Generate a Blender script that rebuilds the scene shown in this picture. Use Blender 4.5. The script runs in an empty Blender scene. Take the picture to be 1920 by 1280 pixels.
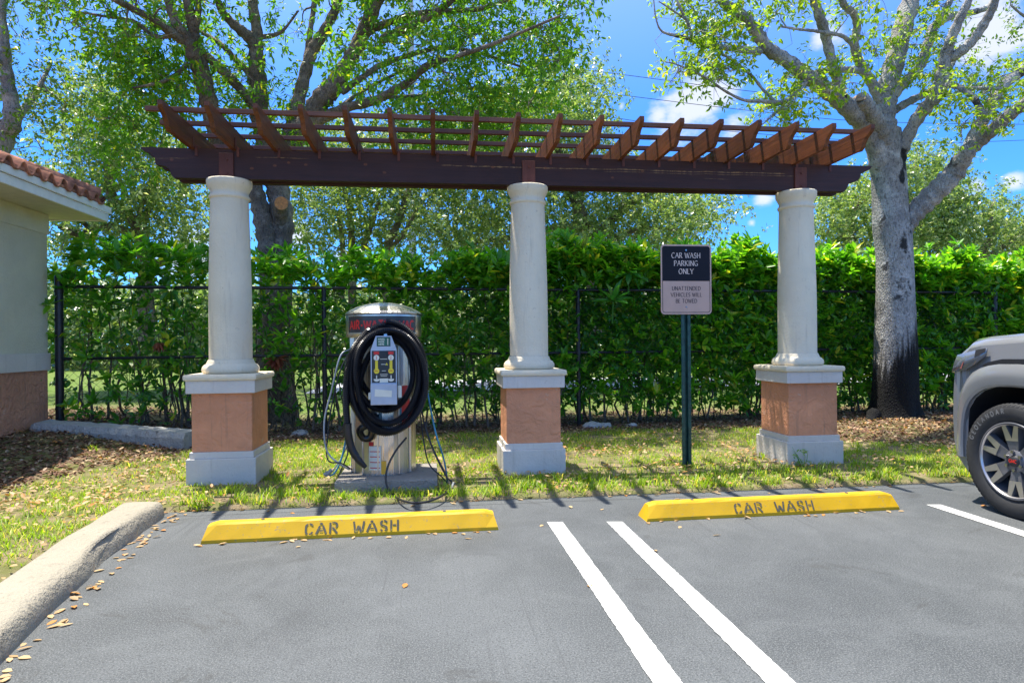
import bpy, bmesh, math, random
import numpy as np
from mathutils import Vector, Matrix
rng = np.random.default_rng(7)
random.seed(7)
R = math.radians
sc = bpy.context.scene
COL = sc.collection

# ------------------------------------------------------------------ camera
EYE = 1.22
YAW = R(6.84); ROLL = R(0.5); FPX = 1200.0; HC = 642.0
cam_d = bpy.data.cameras.new('camera'); cam = bpy.data.objects.new('camera', cam_d); COL.objects.link(cam)
cam_d.sensor_width = 36; cam_d.lens = FPX/1920*36; cam_d.shift_y = 2/1920; cam_d.clip_end = 2000; cam_d.clip_start = .05
_r = Vector((math.cos(YAW), -math.sin(YAW), 0)); _f = Vector((math.sin(YAW), math.cos(YAW), 0)); _u = Vector((0, 0, 1))
_cr = _r*math.cos(ROLL) - _u*math.sin(ROLL)
_cu = _u*math.cos(ROLL) + _r*math.sin(ROLL)
m = Matrix.Identity(4)
for i in range(3):
    m[i][0] = _cr[i]; m[i][1] = _cu[i]; m[i][2] = -_f[i]
m[2][3] = EYE
cam.matrix_world = m
sc.camera = cam
sc.view_settings.view_transform = 'Standard'
sc.view_settings.look = 'None'
sc.view_settings.exposure = 1.2
sc.view_settings.gamma = 1.0
sc.render.engine = 'CYCLES'
sc.cycles.max_bounces = 8
sc.cycles.transparent_max_bounces = 8
sc.cycles.sample_clamp_indirect = 6
sc.cycles.caustics_reflective = False; sc.cycles.caustics_refractive = False

# ------------------------------------------------------------------ light
SUNV = Vector((-.184, .197, 1)).normalized()          # towards the sun
SUN_EL = math.asin(SUNV.z); SUN_AZ = math.atan2(SUNV.x, SUNV.y)
ld = bpy.data.lights.new('sun', 'SUN'); ld.energy = 3.9; ld.angle = R(.55); ld.color = (1, .945, .84)
lo = bpy.data.objects.new('sun', ld); COL.objects.link(lo)
lo.rotation_euler = SUNV.to_track_quat('Z', 'Y').to_euler(); lo.location = (-2, 2, 12)

# pixel of the 1920 x 1280 picture -> world, used to read measurements off the photograph
def ray(x, y):
    dx = x-960; dy = y-HC
    u = dx*math.cos(ROLL)-dy*math.sin(ROLL); v = dx*math.sin(ROLL)+dy*math.cos(ROLL)
    return Vector((_f.x*FPX+_r.x*u, _f.y*FPX+_r.y*u, -v))
def at(x, y, Y):
    d = ray(x, y); t = Y/d.y
    return Vector((d.x*t, Y, EYE+d.z*t))
def gp(x, y, z=0.0):
    d = ray(x, y); t = (z-EYE)/d.z
    return Vector((d.x*t, d.y*t, z))

world = bpy.data.worlds.new('World'); sc.world = world; world.use_nodes = True
def build_world():
    nt = world.node_tree; N = nt.nodes; L = nt.links
    for n in list(N): N.remove(n)
    out = N.new('ShaderNodeOutputWorld'); bg = N.new('ShaderNodeBackground'); bg.inputs[1].default_value = 1.0
    sky = N.new('ShaderNodeTexSky'); sky.sky_type = 'NISHITA'; sky.sun_disc = False
    sky.sun_elevation = SUN_EL; sky.sun_rotation = SUN_AZ; sky.air_density = 1.0; sky.dust_density = .25; sky.ozone_density = 2.2
    sc_ = N.new('ShaderNodeVectorMath'); sc_.operation = 'SCALE'; sc_.inputs['Scale'].default_value = SKY
    tc = N.new('ShaderNodeTexCoord')
    sx = N.new('ShaderNodeSeparateXYZ'); L.new(tc.outputs['Generated'], sx.inputs[0])
    hz_ = N.new('ShaderNodeMapRange'); hz_.interpolation_type = 'SMOOTHSTEP'; hz_.inputs['From Min'].default_value = .25; hz_.inputs['From Max'].default_value = .95; L.new(sx.outputs[2], hz_.inputs['Value'])
    tint = N.new('ShaderNodeMix'); tint.data_type = 'RGBA'; tint.inputs[6].default_value = (.19, .50, 1.02, 1); tint.inputs[7].default_value = (2.1, 1.65, 1.2, 1); L.new(hz_.outputs[0], tint.inputs[0])
    mul = N.new('ShaderNodeMix'); mul.data_type = 'RGBA'; mul.blend_type = 'MULTIPLY'; mul.inputs[0].default_value = 1; L.new(sky.outputs[0], mul.inputs[6]); L.new(tint.outputs[2], mul.inputs[7])
    L.new(mul.outputs[2], sc_.inputs[0])
    mp = N.new('ShaderNodeMapping'); mp.inputs['Scale'].default_value = (1, 1, 1.9)
    L.new(tc.outputs['Generated'], mp.inputs[0])
    nz = N.new('ShaderNodeTexNoise'); nz.inputs['Scale'].default_value = 13; nz.inputs['Detail'].default_value = 9; nz.inputs['Roughness'].default_value = .6
    L.new(mp.outputs[0], nz.inputs['Vector'])
    # clouds: a few banks in the directions where the photograph shows them, broken up by noise
    spots = [(1310, 195, .10, 1.0), (1235, 215, .045, .8), (1375, 235, .06, .9), (1545, 65, .055, .8), (1860, 60, .08, .95), (1795, 10, .05, .5), (1430, 372, .04, .8), (1250, 262, .06, .7),
             (1830, 350, .035, .7), (1900, 340, .03, .8), (1165, 200, .018, .8), (1410, 418, .018, .7), (350, 480, .10, .9), (420, 500, .08, .9), (560, 440, .05, .8), (650, 480, .06, .9),
             (300, 330, .05, .6), (1100, 420, .06, .6), (1915, 480, .08, .7)]
    acc = None
    for (px, py, rad, st) in spots:
        d = ray(px, py).normalized()
        sub = N.new('ShaderNodeVectorMath'); sub.operation = 'DISTANCE'; sub.inputs[1].default_value = d
        nrm = N.new('ShaderNodeVectorMath'); nrm.operation = 'NORMALIZE'; L.new(tc.outputs['Generated'], nrm.inputs[0])
        L.new(nrm.outputs[0], sub.inputs[0])
        mr = N.new('ShaderNodeMapRange'); mr.inputs['From Min'].default_value = 0; mr.inputs['From Max'].default_value = rad*1.25
        mr.inputs['To Min'].default_value = st; mr.inputs['To Max'].default_value = 0
        L.new(sub.outputs['Value'], mr.inputs['Value'])
        if acc is None: acc = mr.outputs[0]
        else:
            mx = N.new('ShaderNodeMath'); mx.operation = 'MAXIMUM'; L.new(acc, mx.inputs[0]); L.new(mr.outputs[0], mx.inputs[1]); acc = mx.outputs[0]
    ad = N.new('ShaderNodeMath'); ad.operation = 'ADD'; L.new(acc, ad.inputs[0]); L.new(nz.outputs[0], ad.inputs[1])
    ramp = N.new('ShaderNodeMapRange'); ramp.interpolation_type = 'SMOOTHSTEP'
    ramp.inputs['From Min'].default_value = 1.0; ramp.inputs['From Max'].default_value = 1.30; ramp.inputs['To Min'].default_value = 0; ramp.inputs['To Max'].default_value = .85
    L.new(ad.outputs[0], ramp.inputs['Value'])
    mix = N.new('ShaderNodeMix'); mix.data_type = 'RGBA'
    mix.inputs[7].default_value = (CLOUD*.95, CLOUD*.98, CLOUD*1.02, 1)
    L.new(ramp.outputs[0], mix.inputs[0]); L.new(sc_.outputs[0], mix.inputs[6]); L.new(mix.outputs[2], bg.inputs[0]); L.new(bg.outputs[0], out.inputs[0])
SKY = .135; CLOUD = .46
build_world()

# ------------------------------------------------------------------ helpers
def tag(o, label=None, cat=None, group=None, kind=None):
    if label: o['label'] = label
    if cat: o['category'] = cat
    if group: o['group'] = group
    if kind: o['kind'] = kind
    return o
def wloc(p):
    v = Vector((0, 0, 0))
    while p is not None:
        v += p.location; p = p.parent
    return v
def thing(name, label, cat, loc, group=None):
    o = bpy.data.objects.new(name, None); COL.objects.link(o); o.location = loc; o.empty_display_size = .2
    return tag(o, label, cat, group)
def link_mesh(name, me, mats, parent=None, origin=None, smooth=False):
    o = bpy.data.objects.new(name, me); COL.objects.link(o)
    for m_ in (mats if isinstance(mats, (list, tuple)) else [mats]): me.materials.append(m_)
    off = wloc(parent) if parent is not None else Vector(origin or (0, 0, 0))
    if parent is not None: o.parent = parent
    elif origin is not None: o.location = origin
    if off.length > 0: me.transform(Matrix.Translation(-off))
    if smooth: me.shade_smooth()
    return o
def np_mesh(name, V, F, mats, parent=None, origin=None, smooth=False, mi=None):
    """F: (m,k) int array, or list of such arrays"""
    Fs = F if isinstance(F, list) else [F]
    me = bpy.data.meshes.new(name)
    V = np.asarray(V, dtype=np.float32); me.vertices.add(len(V)); me.vertices.foreach_set('co', V.ravel())
    li = np.concatenate([f.ravel() for f in Fs]).astype(np.int32)
    lt = np.concatenate([np.full(len(f), f.shape[1]) for f in Fs]).astype(np.int32)
    ls = np.concatenate([[0], np.cumsum(lt)[:-1]]).astype(np.int32)
    me.loops.add(len(li)); me.loops.foreach_set('vertex_index', li)
    me.polygons.add(len(lt)); me.polygons.foreach_set('loop_start', ls); me.polygons.foreach_set('loop_total', lt)
    if mi is not None: me.polygons.foreach_set('material_index', np.asarray(mi, dtype=np.int32))
    me.update(calc_edges=True); me.validate()
    return link_mesh(name, me, mats, parent, origin, smooth)

class MB:
    def __init__(s): s.v = []; s.f = []; s.m = []; s.sm = []
    def add(s, vs, fs, mi=0, smooth=False):
        b = len(s.v); s.v += [tuple(v) for v in vs]; s.f += [[i+b for i in f] for f in fs]; s.m += [mi]*len(fs); s.sm += [smooth]*len(fs)
    def box(s, x0, x1, y0, y1, z0, z1, mi=0, bev=0.0):
        if bev <= 0:
            vs = [(x, y, z) for z in (z0, z1) for y in (y0, y1) for x in (x0, x1)]
            s.add(vs, [(0, 2, 3, 1), (4, 5, 7, 6), (0, 1, 5, 4), (2, 6, 7, 3), (0, 4, 6, 2), (1, 3, 7, 5)], mi); return
        bm = bmesh.new(); bmesh.ops.create_cube(bm, size=1)
        for v in bm.verts: v.co = Vector(((x0+x1)/2+v.co.x*(x1-x0), (y0+y1)/2+v.co.y*(y1-y0), (z0+z1)/2+v.co.z*(z1-z0)))
        bmesh.ops.bevel(bm, geom=bm.edges[:], offset=bev, segments=2, affect='EDGES', profile=.6)
        s.bm(bm, mi)
    def bm(s, bm, mi=0, smooth=False):
        bm.verts.index_update(); s.add([v.co[:] for v in bm.verts], [[v.index for v in f.verts] for f in bm.faces], mi, smooth); bm.free()
    def prism(s, pts, a, b, axis='x', mi=0):
        """pts 2D outline; extruded along axis from a to b. x: pts=(y,z); y: pts=(x,z); z: pts=(x,y)"""
        n = len(pts)
        def P(p, t): return {'x': (t, p[0], p[1]), 'y': (p[0], t, p[1]), 'z': (p[0], p[1], t)}[axis]
        vs = [P(p, a) for p in pts]+[P(p, b) for p in pts]
        bm = bmesh.new(); bv = [bm.verts.new(v) for v in vs]
        bm.faces.new(bv[:n]); bm.faces.new(bv[n:])
        for i in range(n): j = (i+1) % n; bm.faces.new((bv[i], bv[j], bv[n+j], bv[n+i]))
        bmesh.ops.recalc_face_normals(bm, faces=bm.faces[:])
        bmesh.ops.triangulate(bm, faces=[f for f in bm.faces if len(f.verts) > 4])
        s.bm(bm, mi)
    def lathe(s, prof, cx, cy, seg=32, mi=0, sx=1, sy=1, a0=0, a1=None, smooth=True):
        full = a1 is None
        n = seg if full else seg+1
        vs = []
        for (r, z) in prof:
            for k in range(n):
                a = a0+(2*math.pi if full else (a1-a0))*k/seg
                vs.append((cx+r*sx*math.cos(a), cy+r*sy*math.sin(a), z))
        fs = []
        for i in range(len(prof)-1):
            for k in range(seg if not full else n):
                k2 = (k+1) % n if full else k+1
                fs.append((i*n+k, i*n+k2, (i+1)*n+k2, (i+1)*n+k))
        s.add(vs, fs, mi, smooth)
    def disc(s, c, nrm, r, seg=20, mi=0, r2=None):
        nrm = Vector(nrm).normalized(); a = nrm.orthogonal().normalized(); b = nrm.cross(a); c = Vector(c)
        vs = [c+(a*math.cos(2*math.pi*k/seg)+b*math.sin(2*math.pi*k/seg))*r for k in range(seg)]
        if r2 is None: s.add(vs, [list(range(seg))], mi)
        else:
            vs += [c+(a*math.cos(2*math.pi*k/seg)+b*math.sin(2*math.pi*k/seg))*r2 for k in range(seg)]
            s.add(vs, [(k, (k+1) % seg, seg+(k+1) % seg, seg+k) for k in range(seg)], mi)
    def cyl(s, p0, p1, r, seg=12, mi=0, r1=None, cap=True, smooth=True):
        s.tube([p0, p1], [r, r if r1 is None else r1], seg, mi, cap, smooth)
    def tube(s, pts, rad, seg=8, mi=0, cap=True, smooth=True, rough=0.0):
        pts = [Vector(p) for p in pts]; n = len(pts)
        if not isinstance(rad, (list, tuple, np.ndarray)): rad = [rad]*n
        t = [(pts[min(i+1, n-1)]-pts[max(i-1, 0)]).normalized() for i in range(n)]
        a = t[0].orthogonal().normalized(); vs = []
        cs = [(math.cos(2*math.pi*k/seg), math.sin(2*math.pi*k/seg)) for k in range(seg)]
        for i in range(n):
            a = (a-t[i]*a.dot(t[i])); a = a.normalized() if a.length > 1e-6 else t[i].orthogonal().normalized()
            b = t[i].cross(a)
            for c_, s_ in cs:
                rr = rad[i]*(1+(random.uniform(-rough, rough) if rough else 0))
                vs.append(pts[i]+a*(c_*rr)+b*(s_*rr))
        fs = [(i*seg+k, i*seg+(k+1) % seg, (i+1)*seg+(k+1) % seg, (i+1)*seg+k) for i in range(n-1) for k in range(seg)]
        s.add(vs, fs, mi, smooth)
        if cap:
            s.add([vs[k] for k in range(seg)][::-1], [list(range(seg))], mi); s.add([vs[(n-1)*seg+k] for k in range(seg)], [list(range(seg))], mi)
    def build(s, name, mats, parent=None, origin=None):
        me = bpy.data.meshes.new(name); me.from_pydata(s.v, [], s.f)
        me.polygons.foreach_set('material_index', s.m); me.polygons.foreach_set('use_smooth', s.sm); me.update()
        return link_mesh(name, me, mats, parent, origin)

def spline(P, n=6):
    """Catmull-Rom through rows of P (any dimension)"""
    P = np.asarray(P, float); Q = np.vstack([2*P[0]-P[1], P, 2*P[-1]-P[-2]]); out = []
    for i in range(len(P)-1):
        p0, p1, p2, p3 = Q[i:i+4]
        for k in range(n):
            t = k/n; out.append(.5*((2*p1)+(-p0+p2)*t+(2*p0-5*p1+4*p2-p3)*t*t+(-p0+3*p1-3*p2+p3)*t**3))
    out.append(P[-1]); return np.array(out)
_h = {}
def vnoise(x, y, seed=0):
    if seed not in _h: _h[seed] = np.random.default_rng(100+seed).random((256, 256))
    T = _h[seed]; xi = np.floor(x).astype(int); yi = np.floor(y).astype(int); fx = x-xi; fy = y-yi
    fx = fx*fx*(3-2*fx); fy = fy*fy*(3-2*fy)
    a = T[xi % 256, yi % 256]; b = T[(xi+1) % 256, yi % 256]; c = T[xi % 256, (yi+1) % 256]; d = T[(xi+1) % 256, (yi+1) % 256]
    return (a*(1-fx)+b*fx)*(1-fy)+(c*(1-fx)+d*fx)*fy
def fbm(x, y, seed=0, o=3):
    r = 0; a = .5
    for k in range(o): r = r+a*vnoise(x*2**k, y*2**k, seed+k); a *= .5
    return r/(1-.5**o)
def sstep(a, b, x):
    t = np.clip((x-a)/(b-a), 0, 1); return t*t*(3-2*t)

# ------------------------------------------------------------------ materials
class NT:
    def __init__(s, name):
        s.m = bpy.data.materials.new(name); s.m.use_nodes = True; s.t = s.m.node_tree; s.N = s.t.nodes; s.L = s.t.links
        s.b = s.N['Principled BSDF']; s.out = s.N['Material Output']
        tc = s.N.new('ShaderNodeTexCoord'); s.obj = tc.outputs['Object']; s.obj0 = s.obj
    def shift(s):
        oi = s.N.new('ShaderNodeObjectInfo'); m_ = s.N.new('ShaderNodeMath'); m_.operation = 'MULTIPLY'; m_.inputs[1].default_value = 37
        s.L.new(oi.outputs['Random'], m_.inputs[0]); v = s.N.new('ShaderNodeVectorMath'); v.operation = 'ADD'
        s.L.new(s.obj, v.inputs[0]); s.L.new(m_.outputs[0], v.inputs[1]); s.obj = v.outputs[0]
    def map(s, scale=(1, 1, 1)):
        m_ = s.N.new('ShaderNodeMapping'); m_.inputs['Scale'].default_value = scale; s.L.new(s.obj, m_.inputs[0]); return m_.outputs[0]
    def noise(s, scale, detail=4, rough=.55, vec=None, dist=0):
        n = s.N.new('ShaderNodeTexNoise'); n.inputs['Scale'].default_value = scale; n.inputs['Detail'].default_value = detail; n.inputs['Roughness'].default_value = rough; n.inputs['Distortion'].default_value = dist
        s.L.new(vec if vec is not None else s.obj, n.inputs['Vector']); return n.outputs[0]
    def voro(s, scale, vec=None, feature='F1'):
        n = s.N.new('ShaderNodeTexVoronoi'); n.inputs['Scale'].default_value = scale; n.feature = feature
        s.L.new(vec if vec is not None else s.obj, n.inputs['Vector']); return n.outputs['Distance']
    def rng(s, val, a, b, lo=0, hi=1, smooth=True):
        n = s.N.new('ShaderNodeMapRange'); n.interpolation_type = 'SMOOTHSTEP' if smooth else 'LINEAR'
        for k, v in (('From Min', a), ('From Max', b), ('To Min', lo), ('To Max', hi)): n.inputs[k].default_value = v
        s.L.new(val, n.inputs['Value']); return n.outputs[0]
    def mix(s, f, a, b, mode='MIX'):
        n = s.N.new('ShaderNodeMix'); n.data_type = 'RGBA'; n.blend_type = mode
        for i, v in ((0, f), (6, a), (7, b)):
            if isinstance(v, (int, float)): n.inputs[i].default_value = v
            elif isinstance(v, tuple): n.inputs[i].default_value = (*v, 1)
            else: s.L.new(v, n.inputs[i])
        return n.outputs[2]
    def math(s, op, a, b=0.0):
        n = s.N.new('ShaderNodeMath'); n.operation = op
        for i, v in ((0, a), (1, b)):
            if isinstance(v, (int, float)): n.inputs[i].default_value = v
            else: s.L.new(v, n.inputs[i])
        return n.outputs[0]
    def sep(s, k):
        n = s.N.new('ShaderNodeSeparateXYZ'); s.L.new(s.obj, n.inputs[0]); return n.outputs[k]
    def bump(s, h, strength=.3, dist=.01):
        n = s.N.new('ShaderNodeBump'); n.inputs['Strength'].default_value = strength; n.inputs['Distance'].default_value = dist
        s.L.new(h, n.inputs['Height']); s.L.new(n.outputs[0], s.b.inputs['Normal']); s.bn = n.outputs[0]; return n.outputs[0]
    def col(s, c):
        if isinstance(c, tuple): s.b.inputs['Base Color'].default_value = (*c, 1)
        else: s.L.new(c, s.b.inputs['Base Color'])
    def set(s, rough=None, metal=None, spec=None, coat=None):
        if rough is not None:
            if isinstance(rough, (int, float)): s.b.inputs['Roughness'].default_value = rough
            else: s.L.new(rough, s.b.inputs['Roughness'])
        if metal is not None: s.b.inputs['Metallic'].default_value = metal
        if spec is not None: s.b.inputs['Specular IOR Level'].default_value = spec
        if coat is not None: s.b.inputs['Coat Weight'].default_value = coat; s.b.inputs['Coat Roughness'].default_value = .05
        return s

def simple(name, c, rough=.6, metal=0, var=.25, scale=8, bump=0, bscale=60, coat=None, spec=None):
    n = NT(name); f = n.noise(scale, 5); lo = tuple(x*(1-var) for x in c); hi = tuple(min(1, x*(1+var)) for x in c)
    n.col(n.mix(n.rng(f, .3, .7), lo, hi)); n.set(rough, metal, spec, coat)
    if bump: n.bump(n.noise(bscale, 3), bump, .004)
    return n.m

def leaf_mat(name, dark, light, accent, trans=.45, rough=.45, tmul=1.6, acc=.06):
    n = NT(name); g = n.N.new('ShaderNodeNewGeometry'); r = g.outputs['Random Per Island']
    big = n.noise(.7, 3)
    f = n.math('ADD', n.math('MULTIPLY', r, .7), n.math('MULTIPLY', big, .5))
    c = n.mix(n.rng(f, .2, .95, smooth=False), dark, light)
    r2 = n.math('FRACT', n.math('MULTIPLY', r, 53.7))
    c = n.mix(n.rng(r2, 1-acc-.005, 1-acc+.005), c, accent)
    n.col(c); n.set(rough, spec=.5)
    tr = n.N.new('ShaderNodeBsdfTranslucent')
    tc = n.mix(1.0, c, (tmul, tmul*1.05, tmul*.45), 'MULTIPLY'); n.L.new(tc, tr.inputs[0])
    ms = n.N.new('ShaderNodeMixShader'); ms.inputs[0].default_value = trans
    n.L.new(n.b.outputs[0], ms.inputs[1]); n.L.new(tr.outputs[0], ms.inputs[2]); n.L.new(ms.outputs[0], n.out.inputs[0])
    return n.m

def m_stucco(name, c, stain=(.25, .23, .2), fine=90, bump=.35, wear=.35, dist=.006):
    n = NT(name); n.shift(); a = n.noise(2.2, 6, .62); b = n.noise(fine, 3, .6); v = n.voro(fine*.35)
    base = n.mix(n.rng(a, .35, .75), tuple(x*.93 for x in c), tuple(min(1, x*1.05) for x in c))
    spots = n.rng(n.noise(17, 9, .75), .615, .66, 0, wear)
    drip = n.rng(n.noise(1, 6, .7, n.map((16, 16, 1.1))), .54, .72, 0, wear*.8)
    base = n.mix(n.math('MAXIMUM', spots, drip), base, stain)
    n.col(base); n.set(.85, spec=.25)
    n.bump(n.math('ADD', b, n.math('MULTIPLY', v, .5)), min(1, bump*1.5), dist*1.8); return n.m

def m_trowel(name, c, bump=.6):
    n = NT(name); n.shift(); a = n.noise(1.6, 5, .6); w = n.noise(7, 4, .55, dist=2.2); b = n.noise(70, 3)
    base = n.mix(n.rng(a, .3, .75), tuple(x*.78 for x in c), tuple(x*1.12 for x in c)); base = n.mix(n.rng(w, .35, .65, .0, .18), base, tuple(x*.7 for x in c)); base = n.mix(n.rng(n.noise(1, 5, .7, n.map((14, 14, .9))), .55, .72, 0, .35), base, (.25, .16, .11))
    chips = n.rng(n.noise(9, 9, .75), .625, .64, 0, .45)
    base = n.mix(chips, base, (.6, .5, .42))
    n.col(base); n.set(.82, spec=.3); n.bump(n.math('ADD', n.math('MULTIPLY', w, 2.0), n.math('MULTIPLY', b, .45)), bump, .018); return n.m

def m_wood(name, c1, c2, axis=1, cracks=.5, rough=.6, worn=(.32, .2, .1), split=False):
    n = NT(name); n.shift(); s_ = [30, 30, 30]; s_[axis] = 1.6; s2 = [55, 55, 55]; s2[axis] = .9
    g = n.noise(1, 6, .65, n.map(tuple(s_)), .6); big = n.noise(2.5, 4)
    c = n.mix(n.rng(n.math('ADD', n.math('MULTIPLY', g, .7), n.math('MULTIPLY', big, .35)), .32, .72), c1, c2)
    k = n.noise(1, 8, .75, n.map(tuple(s2)), .3); s3 = [5, 5, 5]; s3[axis] = .8
    ar = n.noise(1, 2, .5, n.map(tuple(s3)))
    cr = n.math('MULTIPLY', n.rng(k, .60, .68), n.rng(ar, .52, .64))
    c = n.mix(n.math('MULTIPLY', cr, cracks), c, worn)
    oi = n.N.new('ShaderNodeObjectInfo'); vr = n.rng(n.math('FRACT', n.math('MULTIPLY', oi.outputs['Random'], 7.31)), 0, 1, 0, .45, False); c = n.mix(vr, c, tuple(x*.35 for x in c1)); wl = n.rng(n.noise(1.5, 5, .7), .5, .66, 0, .4); c = n.mix(wl, c, tuple(x*.5 for x in c1))
    kn = n.voro(2.2); kn2 = n.rng(kn, .02, .075, .75, 0)
    c = n.mix(kn2, c, (.05, .02, .01))
    if split:   # long drying splits and ringed knots on the beam
        n.obj = n.obj0; x = n.math('ADD', n.sep(0), .88); z = n.sep(2); w1 = n.noise(1, 5, .6, n.map((1.6, .01, .01))); w2 = n.noise(1, 6, .75, n.map((9, .01, .01)))
        for z0, xa, xb, th in ((2.868, .06, 3.5, .010), (2.845, 1.6, 3.6, .005), (2.90, -1.6, -1.1, .006), (2.80, 2.6, 2.9, .004), (2.875, -2.5, -2.1, .004)):
            e = n.math('ABSOLUTE', n.math('SUBTRACT', z, n.math('ADD', z0-.02, n.math('MULTIPLY', w1, .04)))); wd = n.math('MULTIPLY', n.rng(w2, .35, .75), th)
            f = n.rng(n.math('SUBTRACT', wd, e), -.001, .0015); inx = n.math('MULTIPLY', n.rng(x, xa, xa+.05), n.rng(x, xb-.1, xb, 1, 0)); c = n.mix(n.math('MULTIPLY', n.math('MULTIPLY', f, inx), .85), c, (.30, .17, .075))
        for kx, kz in ((-1.62, 2.80), (-1.42, 2.83), (-1.30, 2.86), (-1.83, 2.84), (-1.15, 2.845), (-.62, 2.86), (-.45, 2.79), (.55, 2.862), (1.05, 2.868), (2.0, 2.86), (-2.3, 2.86), (1.7, 2.79)):
            e = n.math('SQRT', n.math('ADD', n.math('POWER', n.math('SUBTRACT', x, kx), 2.0), n.math('POWER', n.math('MULTIPLY', n.math('SUBTRACT', z, kz), 1.5), 2.0)))
            e = n.math('ADD', e, n.math('MULTIPLY', g, .012)); c = n.mix(n.rng(e, .012, .028, .7, 0), c, (.22, .075, .03)); c = n.mix(n.rng(e, .006, .013, .8, 0), c, (.03, .012, .01))
    n.col(c); n.set(rough, spec=.35); n.bump(g, .6, .005); return n.m

def m_asphalt():
    n = NT('asphalt_sealed'); a = n.noise(.55, 6, .6); b = n.noise(2.3, 8, .7, dist=.8); g = n.noise(160, 2, .6); g2 = n.voro(240)
    c = n.mix(n.rng(a, .35, .65), (.052, .058, .062), (.090, .098, .104))
    c = n.mix(n.rng(b, .38, .72, 0, .38), c, (.145, .155, .16))
    scuff = n.rng(n.noise(1, 7, .7, n.map((7, 1.2, 1)), .5), .56, .75, 0, .35); c = n.mix(scuff, c, (.055, .058, .065))
    sp = n.rng(g, .50, .60, 0, .75); c = n.mix(sp, c, (.17, .175, .175)); sp2 = n.rng(n.noise(110, 3, .7), .36, .48, .75, 0); c = n.mix(sp2, c, (.028, .03, .032)); oil = n.rng(n.noise(.9, 7, .7, n.map((1, 1, 1)), 2.5), .60, .66, 0, .35); c = n.mix(oil, c, (.035, .033, .03))
    dk = n.rng(n.noise(1.1, 8, .75, dist=1.5), .54, .66, 0, .28); c = n.mix(dk, c, (.045, .048, .052))
    tr = n.rng(n.noise(1, 5, .6, n.map((26, .35, 1))), .55, .64, 0, .4); c = n.mix(n.math('MULTIPLY', tr, n.rng(a, .45, .6)), c, (.05, .053, .056))
    lt = n.rng(n.noise(70, 5, .8), .60, .66, 0, .6); c = n.mix(lt, c, (.24, .25, .25))
    # hairline along the back edge of the lot
    y = n.sep(1); e = n.math('ABSOLUTE', n.math('SUBTRACT', y, n.math('ADD', 4.80, n.math('MULTIPLY', a, .04)))); c = n.mix(n.rng(e, .003, .009, .8, 0), c, (.02, .02, .022))
    n.col(c); n.set(n.rng(a, .3, .7, .62, .8), spec=.4); n.bump(n.math('ADD', g, n.math('MULTIPLY', g2, .7)), .18, .002); return n.m

def m_paint(name, c, under, wear=.25, rough=.55, bump=.15):
    n = NT(name); n.shift(); a = n.noise(40, 8, .75); b = n.noise(2.5, 5); g = n.noise(180, 2)
    base = n.mix(n.rng(b, .3, .7), tuple(x*.80 for x in c), c)
    f = n.math('MULTIPLY', n.rng(a, .58, .66), wear); s2 = n.rng(n.noise(9, 9, .8), .60, .64, 0, wear)
    n.col(n.mix(n.math('MAXIMUM', f, s2), base, under)); n.set(rough, spec=.45); n.bump(g, bump, .003); return n.m

def m_soil():
    n = NT('soil_and_thatch'); a = n.noise(1.4, 6, .6); b = n.noise(16, 8, .7); g = n.noise(90, 4, .7)
    c = n.mix(n.rng(a, .35, .65), (.20, .15, .09), (.33, .26, .15)); c = n.mix(n.rng(b, .35, .7, 0, .8), c, (.34, .27, .18))
    c = n.mix(n.rng(n.noise(5, 6), .42, .58, 0, .65), c, (.14, .18, .035)); c = n.mix(n.math('MULTIPLY', n.rng(n.sep(1), 10, 12), n.rng(b, .4, .55, .3, .9)), c, (.10, .20, .025)); n.col(c); n.set(.95, spec=.1); n.bump(n.math('ADD', b, g), .9, .02); return n.m

def m_bark(name, c1, c2, dark, stain=None, vs=3.0, blobs=()):
    n = NT(name); v = n.map((1, 1, .55)); a = n.noise(2.5, 6, .6); cr = n.noise(34, 8, .75, v, .4); vo = n.voro(38*vs/3, v, 'DISTANCE_TO_EDGE')
    c = n.mix(n.rng(a, .35, .65), c1, c2); c = n.mix(n.rng(cr, .46, .64, 0, .75), c, dark); c = n.mix(n.rng(vo, 0, .05, .35, 0), c, dark)
    li = n.rng(n.noise(5, 7, .7), .55, .66, 0, .55); c = n.mix(li, c, tuple(min(1, x*1.35) for x in c2))
    if stain:   # sooty growth with an irregular edge climbing one side of the trunk
        z = n.sep(2); x = n.sep(0)
        edge = n.math('ADD', n.math('MULTIPLY', n.noise(1, 6, .7, n.map((26, 26, 1.6))), 1.5), n.math('MULTIPLY', x, 1.3))
        f = n.rng(n.math('SUBTRACT', n.math('ADD', edge, stain), z), -.05, .38); f = n.math('MULTIPLY', f, n.rng(cr, .2, .75, 1.0, .965)); c = n.mix(f, c, (.007, .007, .007))
        nb = n.noise(7, 7, .7)
        for (bx, by, bz, br, st) in blobs:
            e = n.math('SQRT', n.math('ADD', n.math('ADD', n.math('POWER', n.math('SUBTRACT', x, bx), 2.0), n.math('POWER', n.math('SUBTRACT', n.N.new('ShaderNodeMath').outputs[0] if False else n.sep(1), by), 2.0)), n.math('POWER', n.math('MULTIPLY', n.math('SUBTRACT', z, bz), st), 2.0)))
            c = n.mix(n.rng(n.math('SUBTRACT', e, n.math('MULTIPLY', n.math('SUBTRACT', nb, .5), br*2.2)), br*.7, br*1.1, .92, 0), c, (.012, .012, .011))
        pz = n.rng(n.noise(2.6, 6, .7), .58, .64, 0, .85); c = n.mix(pz, c, (.028, .027, .026))
    n.col(c); n.set(.9, spec=.2); n.bump(n.math('ADD', cr, n.math('MULTIPLY', vo, 2)), .8, .015); return n.m

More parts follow.
